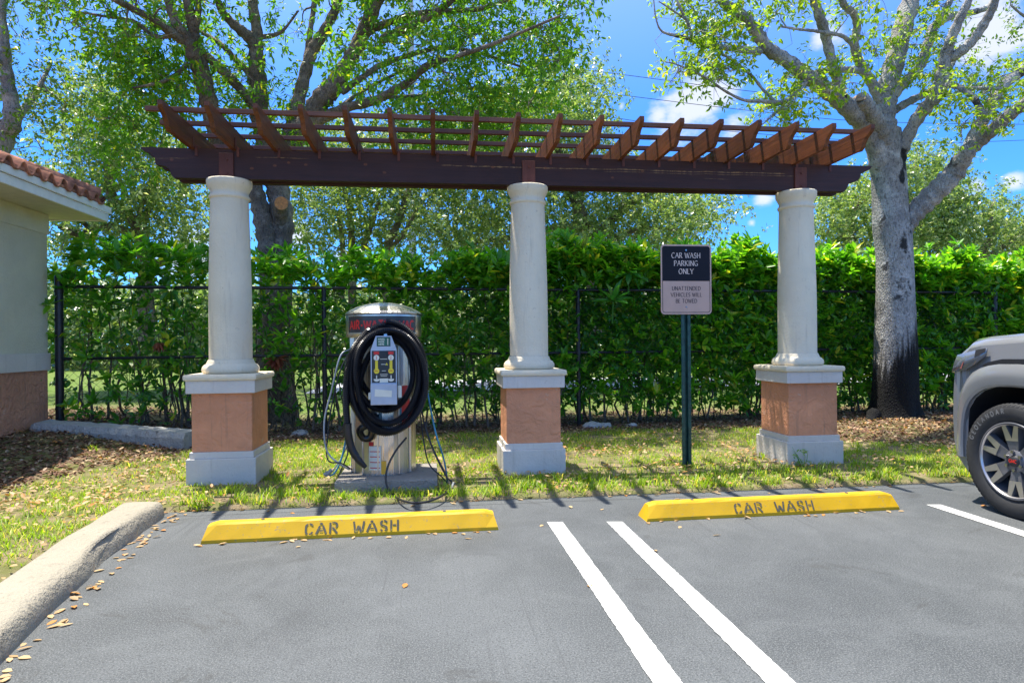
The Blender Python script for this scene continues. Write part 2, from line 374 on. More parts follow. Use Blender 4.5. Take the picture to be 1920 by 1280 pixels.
def m_steel():
    n = NT('brushed_stainless_steel'); f = n.noise(1, 4, .6, n.map((60, 60, .5))); b = n.noise(3, 4)
    n.col(n.mix(n.rng(b, .3, .7), (.50, .48, .44), (.66, .65, .62))); n.set(n.rng(f, .2, .8, .22, .42), 1.0); n.bump(f, .12, .002); return n.m

M = {}
M['asphalt'] = m_asphalt()
M['white_line'] = m_paint('white_line_paint', (.70, .70, .675), (.16, .165, .17), .75)
M['yellow'] = m_paint('yellow_paint', (.80, .46, .008), (.30, .24, .15), .75, .5)
M['stencil'] = m_paint('grey_stencil_paint', (.10, .095, .07), (.45, .33, .04), .8, .7)
M['kerb'] = m_stucco('kerb_concrete', (.37, .33, .255), (.10, .085, .07), 70, .55, .5, .008)
M['soil'] = m_soil()
M['far_road'] = simple('far_road_asphalt', (.42, .42, .44), .8, 0, .12, 2)
M['column'] = m_stucco('cream_column_paint', (.82, .71, .52), (.38, .30, .22), 120, .35, .4, .005)
M['trim'] = m_stucco('pale_grey_trim_paint', (.70, .645, .575), (.34, .29, .24), 90, .25, .3)
M['salmon'] = m_trowel('salmon_stucco', (.80, .35, .185))
M['wall'] = m_stucco('cream_wall_stucco', (.70, .665, .50), (.5, .46, .38), 110, .6, .15)
M['wall_salmon'] = m_trowel('salmon_wall_stucco', (.64, .31, .19), .9)
M['soffit'] = simple('cream_soffit', (.62, .58, .45), .7, 0, .06)
M['fascia'] = simple('white_fascia', (.80, .79, .74), .45, 0, .05)
M['tile'] = simple('clay_roof_tile', (.33, .13, .075), .85, 0, .5, 9, .4, 70)
M['beam'] = m_wood('dark_red_stained_beam', (.046, .017, .014), (.085, .030, .024), 0, .75, .55, (.22, .11, .05), True)
M['rafter'] = m_wood('red_brown_stained_rafter', (.085, .026, .011), (.235, .072, .022), 1, .6, .5, (.06, .022, .012))
M['batten'] = m_wood('stained_batten', (.15, .055, .03), (.24, .10, .055), 0, .4, .6, (.1, .05, .03))
M['bracket'] = m_wood('post_end_stain', (.13, .04, .028), (.18, .06, .04), 2, .3, .55, (.1, .04, .02))
M['black_metal'] = simple('black_vinyl_coating', (.012, .014, .018), .38, 0, .3)
M['concrete'] = m_stucco('aggregate_concrete', (.33, .30, .26), (.12, .11, .10), 60, 1.0, .5, .01)
M['old_concrete'] = m_stucco('weathered_grey_concrete', (.42, .42, .40), (.10, .10, .095), 40, .8, .9, .01)
M['steel'] = m_steel()
M['hose'] = simple('black_hose_plastic', (.010, .010, .013), .24, 0, .3, 4)
M['cable_black'] = simple('black_rubber_cable', (.02, .02, .022), .4)
M['cable_grey'] = simple('grey_air_hose', (.30, .31, .32), .4)
M['cable_blue'] = simple('blue_air_hose', (.05, .22, .32), .4)
M['panel_grey'] = simple('light_grey_panel_metal', (.42, .46, .54), .35, .3, .08)
M['panel_black'] = simple('dark_panel_print', (.02, .022, .025), .35)
M['sign_dark_glass'] = simple('dark_sign_panel', (.045, .04, .04), .25)
M['red'] = simple('red_lettering', (.62, .025, .02), .4, 0, .1)
M['yellow_print'] = simple('yellow_print', (.80, .62, .03), .45, 0, .05)
M['cream_print'] = simple('cream_print', (.74, .72, .60), .5, 0, .05)
M['green_print'] = simple('dark_green_print', (.02, .12, .08), .5, 0, .1)
M['orange_print'] = simple('orange_sticker', (.80, .42, .03), .5, 0, .1)
M['sign_tan'] = simple('tan_sign_sheet', (.58, .37, .28), .45, 0, .04)
M['sign_black'] = simple('black_sign_sheet', (.012, .010, .014), .5, 0, .1, spec=.2)
M['sign_cream'] = simple('cream_sign_print', (.72, .55, .46), .5, 0, .04)
M['sign_brown'] = simple('brown_sign_print', (.05, .03, .027), .5, 0, .05)
M['green_post'] = simple('green_painted_post', (.022, .075, .062), .4, .2, .35, 20)
M['truck'] = NT('grey_truck_paint').set(.25, .25, .5, 1.0).m; M['truck'].node_tree.nodes['Principled BSDF'].inputs['Base Color'].default_value = (.27, .272, .275, 1)
M['truck_dark'] = simple('dark_truck_plastic', (.022, .022, .026), .55, 0, .1)
M['black'] = simple('wheel_well_liner', (.008, .008, .009), .8)
M['rubber'] = simple('tyre_rubber', (.028, .028, .029), .75, 0, .15, 30, .3, 200)
M['rim'] = simple('dark_grey_rim', (.13, .13, .14), .35, .15, .05)
M['machined'] = simple('machined_aluminium', (.52, .49, .48), .3, .75, .04)
M['chrome'] = simple('chrome', (.35, .35, .36), .25, .9, .02)
M['glass'] = NT('dark_glass').set(.05, 0, .6).m; M['glass'].node_tree.nodes['Principled BSDF'].inputs['Base Color'].default_value = (.02, .025, .03, 1)
M['lamp_lens'] = NT('headlamp_lens').set(.06, 0, .8, 1.0).m; M['lamp_lens'].node_tree.nodes['Principled BSDF'].inputs['Base Color'].default_value = (.10, .11, .13, 1)
M['lamp_orange'] = simple('amber_reflector', (.22, .07, .06), .2)
M['white_letter'] = simple('white_tyre_lettering', (.15, .15, .147), .7)
M['wire'] = simple('power_line_wire', (.03, .03, .035), .6)
M['pole'] = m_stucco('concrete_pole', (.5, .5, .5), (.3, .3, .3), 30, .2, .2)
M['bark_grey'] = m_bark('silver_grey_bark', (.30, .28, .265), (.50, .475, .45), (.085, .078, .072), stain=.62, blobs=((0.075, -0.12, 2.838, 0.1, 0.6), (-0.032, -0.2, 2.594, 0.07, 0.45), (0.002, -0.15, 3.788, 0.09, 0.5), (-0.04, -0.2, 3.545, 0.06, 0.4), (-0.426, -0.2, 3.574, 0.07, 0.45), (-0.449, -0.2, 3.763, 0.06, 0.5), (-0.394, -0.3, 4.485, 0.05, 0.6), (-1.124, -0.6, 4.507, 0.05, 1.0), (0.152, -0.9, 4.989, 0.04, 1.0)))
M['bark_brown'] = m_bark('brown_grey_bark', (.17, .13, .10), (.33, .265, .21), (.045, .035, .028))
M['bark_far'] = m_bark('oak_bark', (.17, .13, .10), (.34, .27, .2), (.05, .04, .03))
M['cut'] = simple('fresh_cut_wood', (.55, .21, .06), .8, 0, .25, 30)
M['cut_old'] = simple('old_cut_wood', (.30, .20, .13), .9, 0, .3, 30)
M['leaf_mid'] = leaf_mat('mahogany_leaves', (.06, .17, .012), (.20, .38, .03), (.50, .48, .04), .55, .4)
M['leaf_right'] = leaf_mat('yellow_green_leaves', (.11, .22, .015), (.34, .46, .035), (.5, .45, .05), .55, .42)
M['leaf_far'] = leaf_mat('oak_leaves', (.08, .16, .045), (.29, .37, .14), (.6, .6, .42), .45, .28)
M['leaf_dark'] = leaf_mat('dark_oak_leaves', (.05, .12, .015), (.17, .28, .035), (.3, .3, .04), .48, .4)
M['leaf_hedge'] = leaf_mat('glossy_hedge_leaves', (.028, .15, .010), (.12, .34, .02), (.36, .42, .03), .42, .30, 1.8, .05)
M['leaf_hedge2'] = leaf_mat('bright_hedge_leaves', (.05, .22, .012), (.22, .46, .025), (.5, .5, .04), .48, .30, 1.8, .08)
M['leaf_big'] = leaf_mat('broad_green_leaves', (.03, .17, .035), (.09, .30, .05), (.2, .35, .04), .4, .35)
M['leaf_dead'] = leaf_mat('dead_red_leaves', (.14, .03, .015), (.30, .09, .04), (.3, .15, .06), .3, .7, 1.2)
M['frond'] = leaf_mat('yellow_green_frond', (.18, .26, .02), (.32, .38, .03), (.4, .4, .05), .45, .4)
M['grass'] = leaf_mat('grass_blades', (.12, .23, .012), (.34, .46, .03), (.62, .52, .14), .45, .5, 1.7, .16)
M['litter'] = leaf_mat('fallen_brown_leaves', (.085, .036, .02), (.26, .13, .075), (.45, .33, .22), .12, .75, 1.1, .12)
M['litter_tan'] = leaf_mat('fallen_tan_leaves', (.32, .20, .09), (.58, .40, .20), (.5, .22, .05), .15, .6, 1.2, .15)

# ------------------------------------------------------------------ terrain
def kerb_x(y):      # right foot of the kerb
    return np.interp(y, [-5, 0, 1.5, 2.2, 2.7, 3.19, 3.9, 4.485, 5.2, 6], [-1.30, -1.45, -1.55, -1.63, -1.69, -1.762, -1.858, -1.915, -1.94, -1.95])
def asph_mask(x, y): return (y < 4.95) & (x > kerb_x(y)-.1) & (x < 20)
def ground_z(x, y):
    x = np.asarray(x, float); y = np.asarray(y, float)
    z = .012+.02*fbm(x*1.3+9, y*1.3+4, 3)
    z = z+.23*sstep(-2.4, -4.6, x)*sstep(5.0, 8.2, y)
    z = z+.07*np.exp(-((x-6.66)**2+(y-8.6)**2)/1.6)
    z = z+.05*sstep(-2.0, -2.2, x)*sstep(5.4, 4.7, y)
    m_ = sstep(4.99, 4.93, y)*sstep(-.16, -.08, x-kerb_x(y))
    return z*(1-m_)-.04*m_
def litter_mask(x, y):
    """1 where the ground is covered by fallen leaves instead of lawn"""
    x = np.asarray(x, float); y = np.asarray(y, float)
    xb = [-9, -3.6, -3.3, -2.9, -2.5, -1.9, -1.2, .6, 3.2, 4.4, 4.8, 5.3, 6.5, 9]
    yb = [5.0, 5.3, 6.3, 7.0, 7.6, 8.15, 8.2, 8.3, 8.4, 8.2, 7.1, 6.5, 6.2, 6.2]
    b = np.interp(x, xb, yb)+(fbm(x*1.7, y*1.7, 21)-.5)*.7
    return sstep(-.18, .18, y-b)

def build_ground():
    xs = np.concatenate([[-400, -150, -60, -30, -18], np.arange(-12, 13.01, .08), [16, 25, 50, 150, 400]])
    ys = np.concatenate([[-300, -80, -30, -14, -8, -4], np.arange(-1, 11.01, .08), [12, 14, 17, 21, 30, 50, 120, 500]])
    X, Y = np.meshgrid(xs, ys); Z = ground_z(X, Y)
    nx = len(xs); ny = len(ys); V = np.stack([X, Y, Z], -1).reshape(-1, 3)
    i = np.arange((ny-1)*(nx-1)); a = (i//(nx-1))*nx+i % (nx-1)
    tag(np_mesh('ground', V, np.stack([a, a+1, a+nx+1, a+nx], -1), M['soil'], smooth=True), kind='structure')
build_ground()
def sheet(name, pts, z, mat):
    b = MB(); b.add([(x, y, z) for x, y in pts], [list(range(len(pts)))]); return tag(b.build(name, mat), kind='structure')
def build_lot():
    b = MB(); ys = list(np.linspace(-9, 4.95, 40)); L = [(float(kerb_x(np.array(max(y, -4))))-.08, y) for y in ys]
    top = [(x, 4.95+.012*math.sin(x*5)+.01*math.sin(x*13.7)) for x in np.linspace(-2.0, 14, 120)]
    pts = L[:-1]+top+[(14, -9)]
    b.add([(x, y, 0) for x, y in pts], [list(range(len(pts)))])
    t2 = top; b.add([(x, y, 0) for x, y in t2]+[(x, y+.012, -.05) for x, y in t2], [(k, k+1, len(t2)+k+1, len(t2)+k) for k in range(len(t2)-1)])
    tag(b.build('parking_lot', M['asphalt']), kind='structure')
build_lot()
sheet('road', [(-60, 15.5), (60, 15.5), (60, 20), (-60, 20)], .07, M['far_road'])
for (x0, x1, y1, yy) in ((.742, .849, 4.28, -3.5), (1.14, 1.245, 4.225, -3.5), (3.572, 3.712, 4.31, -3.5)):
    w = .075
    ts = np.linspace(0, 1, 420); L_ = [(x0+w*.9*t_+random.uniform(-.0022, .0022), y1+(yy-y1)*t_) for t_ in ts]; R_ = [(x0+.105+w*.9*t_+random.uniform(-.0022, .0022), y1-.015+(yy-y1)*t_) for t_ in ts]
    tag(sheet('parking_line', L_+R_[::-1], .004, M['white_line']), kind='structure')

def build_kerb():
    ys = np.concatenate([np.linspace(-4, 4.76, 60), [4.82, 4.88, 4.92, 4.95]]); V = []; k = 12
    prof = [(.008, -.06), (.006, .0), (-.002, .045), (-.010, .080), (-.022, .102), (-.042, .114), (-.09, .119), (-.18, .121), (-.235, .119), (-.265, .112), (-.285, .085), (-.292, -.06)]
    F = []
    for i, y in enumerate(ys):
        e = max(0, (y-4.76)/.2); sh = 1-.35*e*e; x0 = float(kerb_x(np.array(y)))-.06*e*e
        wob = .006*math.sin(y*3.1)+.005*math.sin(y*7.3+1)
        damage = .032*math.exp(-((y-3.95)/.25)**2)+.022*math.exp(-((y-4.45)/.12)**2)
        for j, (dx, z) in enumerate(prof):
            zz = z*(1-.75*e*e*e) if z > 0 else z
            d = damage*(1 if 1 <= j <= 4 else 0)*(.5+random.random()*.8)
            V.append((x0+dx*sh+wob-d+random.uniform(-.003, .003), y, zz+random.uniform(-.003, .003)))
    n = len(prof)
    F = [(i*n+j, i*n+j+1, (i+1)*n+j+1, (i+1)*n+j) for i in range(len(ys)-1) for j in range(n-1)]
    b = MB(); b.add(V, F, 0, True); b.add(V[-n:], [list(range(n))]); tag(b.build('kerb', M['kerb']), kind='structure')
build_kerb()

# ------------------------------------------------------------------ building
def build_house():
    t = thing('utility_building', 'cream and salmon stucco building corner with white eave and clay tile roof', 'building', (-4.75, 8.53, 0))
    X = -4.75; Y1 = 8.53; Y0 = 3.2; XB = -11
    b = MB()
    b.box(XB, X, Y0, Y1, 1.14, 2.60, 0); b.build('wall', M['wall'], t)
    b = MB(); b.box(XB, X-.003, Y0, Y1-.003, -.1, .93); b.build('wall_base', M['wall_salmon'], t)
    b = MB(); b.box(XB, X+.022, Y0, Y1+.022, .93, 1.14, 0, .006); b.build('belt_course', M['trim'], t)
    b = MB(); b.box(XB, X+.018, Y0, Y1+.018, 2.60, 2.842, 0, .004); b.build('frieze_board', M['wall'], t)
    b = MB(); b.box(XB-.5, -4.225, Y0-.5, 8.84, 2.845, 2.87); b.build('soffit', M['soffit'], t)
    b = MB(); b.box(-4.222, -4.195, Y0-.5, 8.87, 2.83, 2.93, 0, .004); b.box(-4.195, -4.17, Y0-.5, 8.895, 2.932, 3.015, 0, .005)
    b.box(XB-.5, -4.196, 8.842, 8.87, 2.83, 2.93, 0, .004); b.box(XB-.5, -4.171, 8.871, 8.897, 2.932, 3.015, 0, .005); b.build('fascia', M['fascia'], t)
    # barrel tile roof: two hipped slopes, rows stepped, waves running up the slope
    XE = -4.14; YE = 8.66; P = .235; sl = .34; V = []; F = []
    def slope(fn, n_u, n_v):
        base = len(V)
        for j in range(n_v):
            for i in range(n_u): V.append(fn(i, j))
        for j in range(n_v-1):
            for i in range(n_u-1): F.append((base+j*n_u+i, base+j*n_u+i+1, base+(j+1)*n_u+i+1, base+(j+1)*n_u+i))
    rows = []
    for r_ in range(9):
        rows += [(r_*.4, .0+(.022 if r_ else 0)), (r_*.4+.398, -.012)]
    def wave(s): c = math.cos(2*math.pi*s/P); return .052*math.copysign(abs(c)**.7, c)
    def f1(i, j):
        y = YE-i*P/10; d, st = rows[j]; return (XE-d if d < (YE-y)+.02 else XE-(YE-y)-.02, y, 3.06+sl*min(d, YE-y+.02)+st+wave(YE-y+.05)+.004*math.sin(i*.7+j))
    slope(f1, int(6.2/P*10), len(rows))
    def f2(i, j):
        x = XE-i*P/10; d, st = rows[j]; dx = XE-x; return (x, YE-min(d, dx+.02), 3.06+sl*min(d, dx+.02)+st+wave(dx+.05))
    slope(f2, int(5.0/P*10), len(rows))
    o = np_mesh('roof', V, np.array(F), M['tile'], t, smooth=True)
    md = o.modifiers.new('solid', 'SOLIDIFY'); md.thickness = .02; md.offset = 1
    b = MB()
    for i in range(10):
        p = Vector((XE-.05-i*.30, YE-.05-i*.30, 3.125+sl*i*.30)); q = p+Vector((-.34, .34-.68, sl*.34+.02))
        b.tube([p, q], [.085, .065], 12, 0, True, True)
    b.build('ridge_tiles', M['tile'], t)
    # under-tile starter strip seen between barrels and fascia
    b = MB(); b.box(-4.2, -4.16, 2.8, 8.64, 3.017, 3.05, 0); b.build('eave_closure', M['tile'], t)
build_house()

# ------------------------------------------------------------------ pergola
def build_pergola():
    t = thing('pergola', 'long pergola with three cream columns on salmon pedestals and brown timber top', 'pergola', (.88, 6.05, 0))
    yc = 6.05
    cols = []
    for (cx, side) in ((-1.835, 0), (.888, 1), (3.615, 2)):
        if not cols:
            e = bpy.data.objects.new('column', None); COL.objects.link(e); e.parent = t; e.location = Vector((cx, yc, 0))-wloc(t)
            b = MB(); b.box(cx-.288, cx+.288, yc-.30, yc+.30, -.05, .245, 0, .008); b.box(cx-.266, cx+.266, yc-.278, yc+.278, .245, .30, 0, .006); b.build('base', M['trim'], e)
            b = MB(); b.box(cx-.25, cx+.25, yc-.262, yc+.262, .30, .805, 0, .006); b.build('pedestal', M['salmon'], e)
            b = MB(); b.box(cx-.285, cx+.285, yc-.30, yc+.30, .805, .915, 0, .006); b.build('pedestal_band', M['trim'], e)
            b = MB(); b.box(cx-.305, cx+.305, yc-.32, yc+.32, .915, .968, 0, .02); b.build('pedestal_cap', M['column'], e)
            prof = [(0, .968), (.222, .968), (.238, .98), (.243, 1.0), (.238, 1.022), (.225, 1.04), (.205, 1.052), (.202, 1.06), (.196, 1.075), (.188, 1.09)]
            b = MB(); b.lathe(prof, cx, yc, 40); b.build('torus_base', M['column'], e)
            pr = [(.184, 1.085)]+[(.182-.022*max(0, (z-1.6)/.95)**1.2, z) for z in np.linspace(1.1, 2.53, 14)]
            b = MB(); b.lathe(pr, cx, yc, 40); b.build('shaft', M['column'], e)
            pc = [(.160, 2.525), (.170, 2.53), (.176, 2.542), (.172, 2.556), (.161, 2.563), (.160, 2.585), (.166, 2.60), (.182, 2.63), (.192, 2.65), (.194, 2.69), (.19, 2.70), (0, 2.70)]
            b = MB(); b.lathe(pc, cx, yc, 40); b.build('capital', M['column'], e)
            cols.append(e)
        else:
            e = cols[0].copy(); COL.objects.link(e); e.location = Vector((cx, yc, 0))-wloc(t)
            for ch in list(cols[0].children): c = ch.copy(); COL.objects.link(c); c.parent = e
            cols.append(e)
    # twin beams with ogee ends
    zb, zt = 2.703, 2.967
    right = [(4.09, zb), (4.115, 2.735), (4.14, 2.79), (4.19, 2.80), (4.235, 2.815), (4.262, 2.85), (4.268, 2.885), (4.31, 2.905), (4.365, 2.93), (4.385, 2.955), (4.385, zt)]
    left = [(-2.555, zt), (-2.555, 2.950), (-2.53, 2.932), (-2.485, 2.918), (-2.455, 2.895), (-2.44, 2.862), (-2.436, 2.825), (-2.425, 2.812), (-2.385, 2.810), (-2.345, 2.800), (-2.32, 2.775), (-2.308, 2.735), (-2.285, zb)]
    for y in (5.975, 6.125):
        b = MB(); b.prism(left+right, y, y+.07 if y < 6 else y+.07, 'y'); b.build('beam', M['beam'], t)
    for cx in (-1.835, .888, 3.615):
        b = MB(); b.box(cx-.062, cx+.062, 5.957, 6.2, 2.701, 2.93, 0, .004)
        for z in (2.75, 2.87): b.cyl((cx+.006, 5.959, z), (cx+.006, 5.947, z), .011, 8)
        b.build('post_block', M['bracket'], t)
    # rafters
    half = [(5.30, 3.145), (5.297, 3.108), (5.315, 3.085), (5.345, 3.068), (5.385, 3.045), (5.412, 3.012), (5.43, 2.975), (5.47, 2.95), (5.53, 2.958)]
    full = half+[(12.16-y, z) for y, z in half[::-1]]
    proto = None
    for i in range(18):
        x = -2.125+i*.3545
        if proto is None:
            b = MB(); b.prism(full, x-.019, x+.019, 'x'); proto = b.build('rafter', M['rafter'], t); pl = proto.location.copy(); o = proto; x00 = x
        else:
            o = proto.copy(); COL.objects.link(o); o.location = pl+Vector((x-x00+random.uniform(-.006, .006), random.uniform(-.012, .012), 0))
            o.rotation_euler = (0, 0, 0)
    p2 = None
    for i in range(18):
        x = -2.125+i*.3545
        if p2 is None:
            b = MB(); b.box(x+.022, x+.046, 5.968, 5.974, 2.90, 2.985, 0); b.box(x+.0195, x+.023, 5.93, 5.974, 2.962, 3.06, 0); p2 = b.build('rafter_tie', M['bracket'], t); pl = p2.location.copy(); x00 = x
        else:
            o = p2.copy(); COL.objects.link(o); o.location = pl+Vector((x-x00, 0, 0))
    p3 = None
    for k in range(4):
        if p3 is None:
            b = MB(); b.box(-2.345, 4.06, 5.555, 5.593, 3.1455, 3.184, 0, .003); p3 = b.build('batten', M['batten'], t); pl = p3.location.copy()
        else:
            o = p3.copy(); COL.objects.link(o); o.location = pl+Vector((random.uniform(-.02, .02), .335*k, 0))
build_pergola()

# ------------------------------------------------------------------ lettering
def arc(cx, cy, rx, ry, a0, a1, n=8): return [(cx+rx*math.cos(R(a0+(a1-a0)*k/n)), cy+ry*math.sin(R(a0+(a1-a0)*k/n))) for k in range(n+1)]
GL = {
 'A': (.78, [[(0, 0), (.39, 1)], [(.39, 1), (.78, 0)], [(.15, .36), (.63, .36)]]),
 'B': (.6, [[(.08, 0), (.08, 1)], [(.08, 1), (.3, 1)]+arc(.3, .77, .22, .23, 90, -90)+[(.08, .53)], [(.08, .53), (.33, .53)]+arc(.33, .265, .25, .265, 90, -90)+[(.08, 0)]]),
 'C': (.74, [arc(.42, .5, .38, .5, 48, 312, 14)]),
 'D': (.76, [[(.08, 0), (.08, 1)], [(.08, 1), (.3, 1)]+arc(.3, .5, .42, .5, 90, -90, 12)+[(.08, 0)]]),
 'E': (.56, [[(.08, 0), (.08, 1)], [(.08, 1), (.52, 1)], [(.08, .52), (.45, .52)], [(.08, 0), (.54, 0)]]),
 'G': (.8, [arc(.42, .5, .38, .5, 48, 305, 14)+[(.7, .1), (.7, .42)], [(.5, .42), (.76, .42)]]),
 'H': (.78, [[(.08, 0), (.08, 1)], [(.7, 0), (.7, 1)], [(.08, .52), (.7, .52)]]),
 'I': (.26, [[(.13, 0), (.13, 1)]]),
 'K': (.7, [[(.08, 0), (.08, 1)], [(.6, 1), (.1, .48)], [(.22, .58), (.68, 0)]]),
 'L': (.56, [[(.08, 0), (.08, 1)], [(.08, 0), (.54, 0)]]),
 'M': (.9, [[(.08, 0), (.08, 1)], [(.08, 1), (.45, .1)], [(.45, .1), (.82, 1)], [(.82, 1), (.82, 0)]]),
 'N': (.8, [[(.08, 0), (.08, 1)], [(.08, 1), (.72, 0)], [(.72, 0), (.72, 1)]]),
 'O': (.84, [arc(.42, .5, .37, .5, 0, 360, 18)]),
 'P': (.6, [[(.08, 0), (.08, 1)], [(.08, 1), (.3, 1)]+arc(.3, .74, .24, .26, 90, -90)+[(.08, .48)]]),
 'R': (.68, [[(.08, 0), (.08, 1)], [(.08, 1), (.3, 1)]+arc(.3, .75, .23, .25, 90, -90)+[(.08, .5)], [(.3, .5), (.64, 0)]]),
 'S': (.56, [arc(.28, .75, .2, .25, 30, 240, 8)+arc(.28, .26, .22, .26, 75, -150, 9)]),
 'T': (.66, [[(.33, 0), (.33, 1)], [(.02, 1), (.64, 1)]]),
 'U': (.76, [[(.08, 1), (.08, .3)]+arc(.38, .3, .3, .3, 180, 360, 8)+[(.68, 1)]]),
 'V': (.74, [[(0, 1), (.37, 0)], [(.37, 0), (.74, 1)]]),
 'W': (1.04, [[(0, 1), (.27, 0)], [(.27, 0), (.52, .95)], [(.52, .95), (.77, 0)], [(.77, 0), (1.04, 1)]]),
 'Y': (.7, [[(0, 1), (.35, .48)], [(.7, 1), (.35, .48)], [(.35, .48), (.35, 0)]]),
 '-': (.4, [[(.05, .45), (.35, .45)]]), ' ': (.34, []),
}
STEN = {
 'C': (.5, [arc(.25, .72, .2, .25, 10, 90, 6), arc(.25, .72, .2, .25, 112, 180, 5)+[(.05, .28)]+arc(.25, .28, .2, .25, 180, 248, 5), arc(.25, .28, .2, .25, 270, 350, 6)]),
 'A': (.62, [[(.0, 0), (.22, .75)], [(.24, .86), (.30, 1), (.36, .86)], [(.40, .78), (.62, 0)], [(.2, .3), (.42, .3)]]),
 'R': (.52, [[(.06, 0), (.06, 1)], [(.17, 1), (.3, 1)]+arc(.3, .75, .18, .24, 90, -60, 7), [(.17, .5), (.25, .5), (.5, 0)]]),
 'W': (.66, [[(.02, 1), (.12, 0)], [(.20, .06), (.31, .62)], [(.36, .55), (.46, 0)], [(.54, .1), (.65, 1)]]),
 'S': (.48, [arc(.25, .75, .18, .23, 10, 90, 5), arc(.25, .75, .18, .23, 110, 240, 6)+[(.34, .45)]+arc(.24, .26, .19, .24, 40, -70, 6), arc(.24, .26, .19, .24, 200, 255, 5)]),
 'H': (.56, [[(.06, 0), (.06, 1)], [(.48, 0), (.48, 1)], [(.16, .52), (.38, .52)]]),
 ' ': (.62, []),
}
def lettering(mb, s, h, mapf, w=.1, serif=False, font=GL, gap=.16, contrast=1.0, mi=0, adv=None):
    """strokes of each letter as flat quads; mapf(x, y, lift) gives the place on the surface, x centred on 0"""
    tot = sum(font[c][0] for c in s)+gap*(len(s)-1); x0 = -tot/2*h; k = 0
    for c in s:
        wd, strokes = font[c]
        for st in strokes:
            segs = [(st[i], st[i+1]) for i in range(len(st)-1)]
            for ia, (p, q) in enumerate(segs):
                dx = q[0]-p[0]; dy = q[1]-p[1]; l = math.hypot(dx, dy)
                if l < 1e-6: continue
                ux, uy = dx/l, dy/l; e = w*.2
                thick = w*(contrast if (abs(uy) < .3 or (ux*uy > 0 and abs(uy) > .3 and abs(ux) > .15)) else 1)
                nx_, ny_ = -uy*thick/2, ux*thick/2
                ea = e if ia else 0; eb = e if ia < len(segs)-1 else 0
                a = (p[0]-ux*ea, p[1]-uy*ea); b_ = (q[0]+ux*eb, q[1]+uy*eb); k += 1
                quad = [(a[0]+nx_, a[1]+ny_), (a[0]-nx_, a[1]-ny_), (b_[0]-nx_, b_[1]-ny_), (b_[0]+nx_, b_[1]+ny_)]
                mb.add([mapf(x0+u*h, v*h, (k % 17)*3e-5) for u, v in quad], [(0, 1, 2, 3)], mi)
            if serif:
                for (p, q) in ((st[0], st[1]), (st[-1], st[-2])):
                    if (abs(p[1]) < .02 or abs(p[1]-1) < .02) and abs(q[1]-p[1]) > .3:
                        k += 1; y = p[1]; y0, y1 = (0, .06) if y < .5 else (.94, 1.0)
                        mb.add([mapf(x0+u*h, v*h, (k % 17)*3e-5) for u, v in ((p[0]-.13, y0), (p[0]+.13, y0), (p[0]+.13, y1), (p[0]-.13, y1))], [(0, 1, 2, 3)], mi)
        x0 += (wd+gap)*h

# ------------------------------------------------------------------ parking stops
def build_stop(x0, y0, x1, y1, label, tx0, tx1):
    L = math.hypot(x1-x0, y1-y0); ang = math.atan2(y1-y0, x1-x0)
    t = thing('parking_stop', label, 'parking stop', ((x0+x1)/2, (y0+y1)/2, 0), 'yellow parking stops'); 
    bm = bmesh.new(); h = .115; d = .15; n = 22
    prof = [(-.075, .0), (-.075, .022), (-.034, h-.012), (-.022, h), (.03, h), (.045, h-.012), (.095, .015), (.095, 0)]
    rings = []
    for i in range(n+1):
        s_ = -L/2+L*i/n; e = min(s_+L/2, L/2-s_); ring = []
        for (yy, z) in prof:
            inset = .03*(z/h) if e < .001 else 0
            sx = s_+(inset if s_ < 0 else -inset)
            zz = z*(1-.12*max(0, 1-e/.02)); j = .0011
            ring.append(bm.verts.new((sx+random.uniform(-j, j), yy+random.uniform(-j, j), zz+(random.uniform(-j, j) if z > 0 else 0))))
        rings.append(ring)
    # end rings squeezed so that the ends slope
    for i in range(n):
        a, b_ = rings[i], rings[i+1]
        for k in range(len(prof)-1): bm.faces.new((a[k], b_[k], b_[k+1], a[k+1]))
    bm.faces.new(rings[0]); bm.faces.new(rings[-1][::-1])
    bmesh.ops.recalc_face_normals(bm, faces=bm.faces[:])
    b = MB(); b.bm(bm); o = b.build('stop_body', M['yellow']); o.parent = t
    for f in o.data.polygons: f.use_smooth = False
    # text on sloped front
    a = Vector((0, -.075, .022)); u = Vector((0, .041, h-.034)); sl = u.length; u.normalize(); nn = Vector((0, -u.z, u.y))
    b = MB(); xc = (tx0+tx1)/2-(x0+x1)/2; hh = .068
    tot = sum(STEN[c][0] for c in 'CAR WASH')+.17*7; kx = (tx1-tx0)/(tot*hh)
    lettering(b, 'CAR WASH', hh, lambda x, y, l: Vector((xc+x*kx, 0, 0))+a+u*(y+.006)+nn*(.0028+l), .125, font=STEN, gap=.17)
    o2 = b.build('stencil_lettering', M['stencil']); o2.parent = t
    b = MB()
    for sx in (-.62, .62):
        b = MB(); b.cyl((sx*L/2, .005, h-.002), (sx*L/2, .005, h+.0035), .012, 10); o3 = b.build('anchor_pin', M['stencil']); o3.parent = t
    t.rotation_euler = (0, 0, ang)
TA = gp(578, 1000).x, gp(750, 992).x; TB = gp(1376, 968).x, gp(1524, 961).x
build_stop(-1.443, 4.127+.075, .400, 4.156+.075, 'yellow CAR WASH parking stop in front of the vacuum station', *TA)
build_stop(1.408, 4.191+.075, 3.293, 4.222+.075, 'yellow CAR WASH parking stop in front of the black and tan sign', *TB)

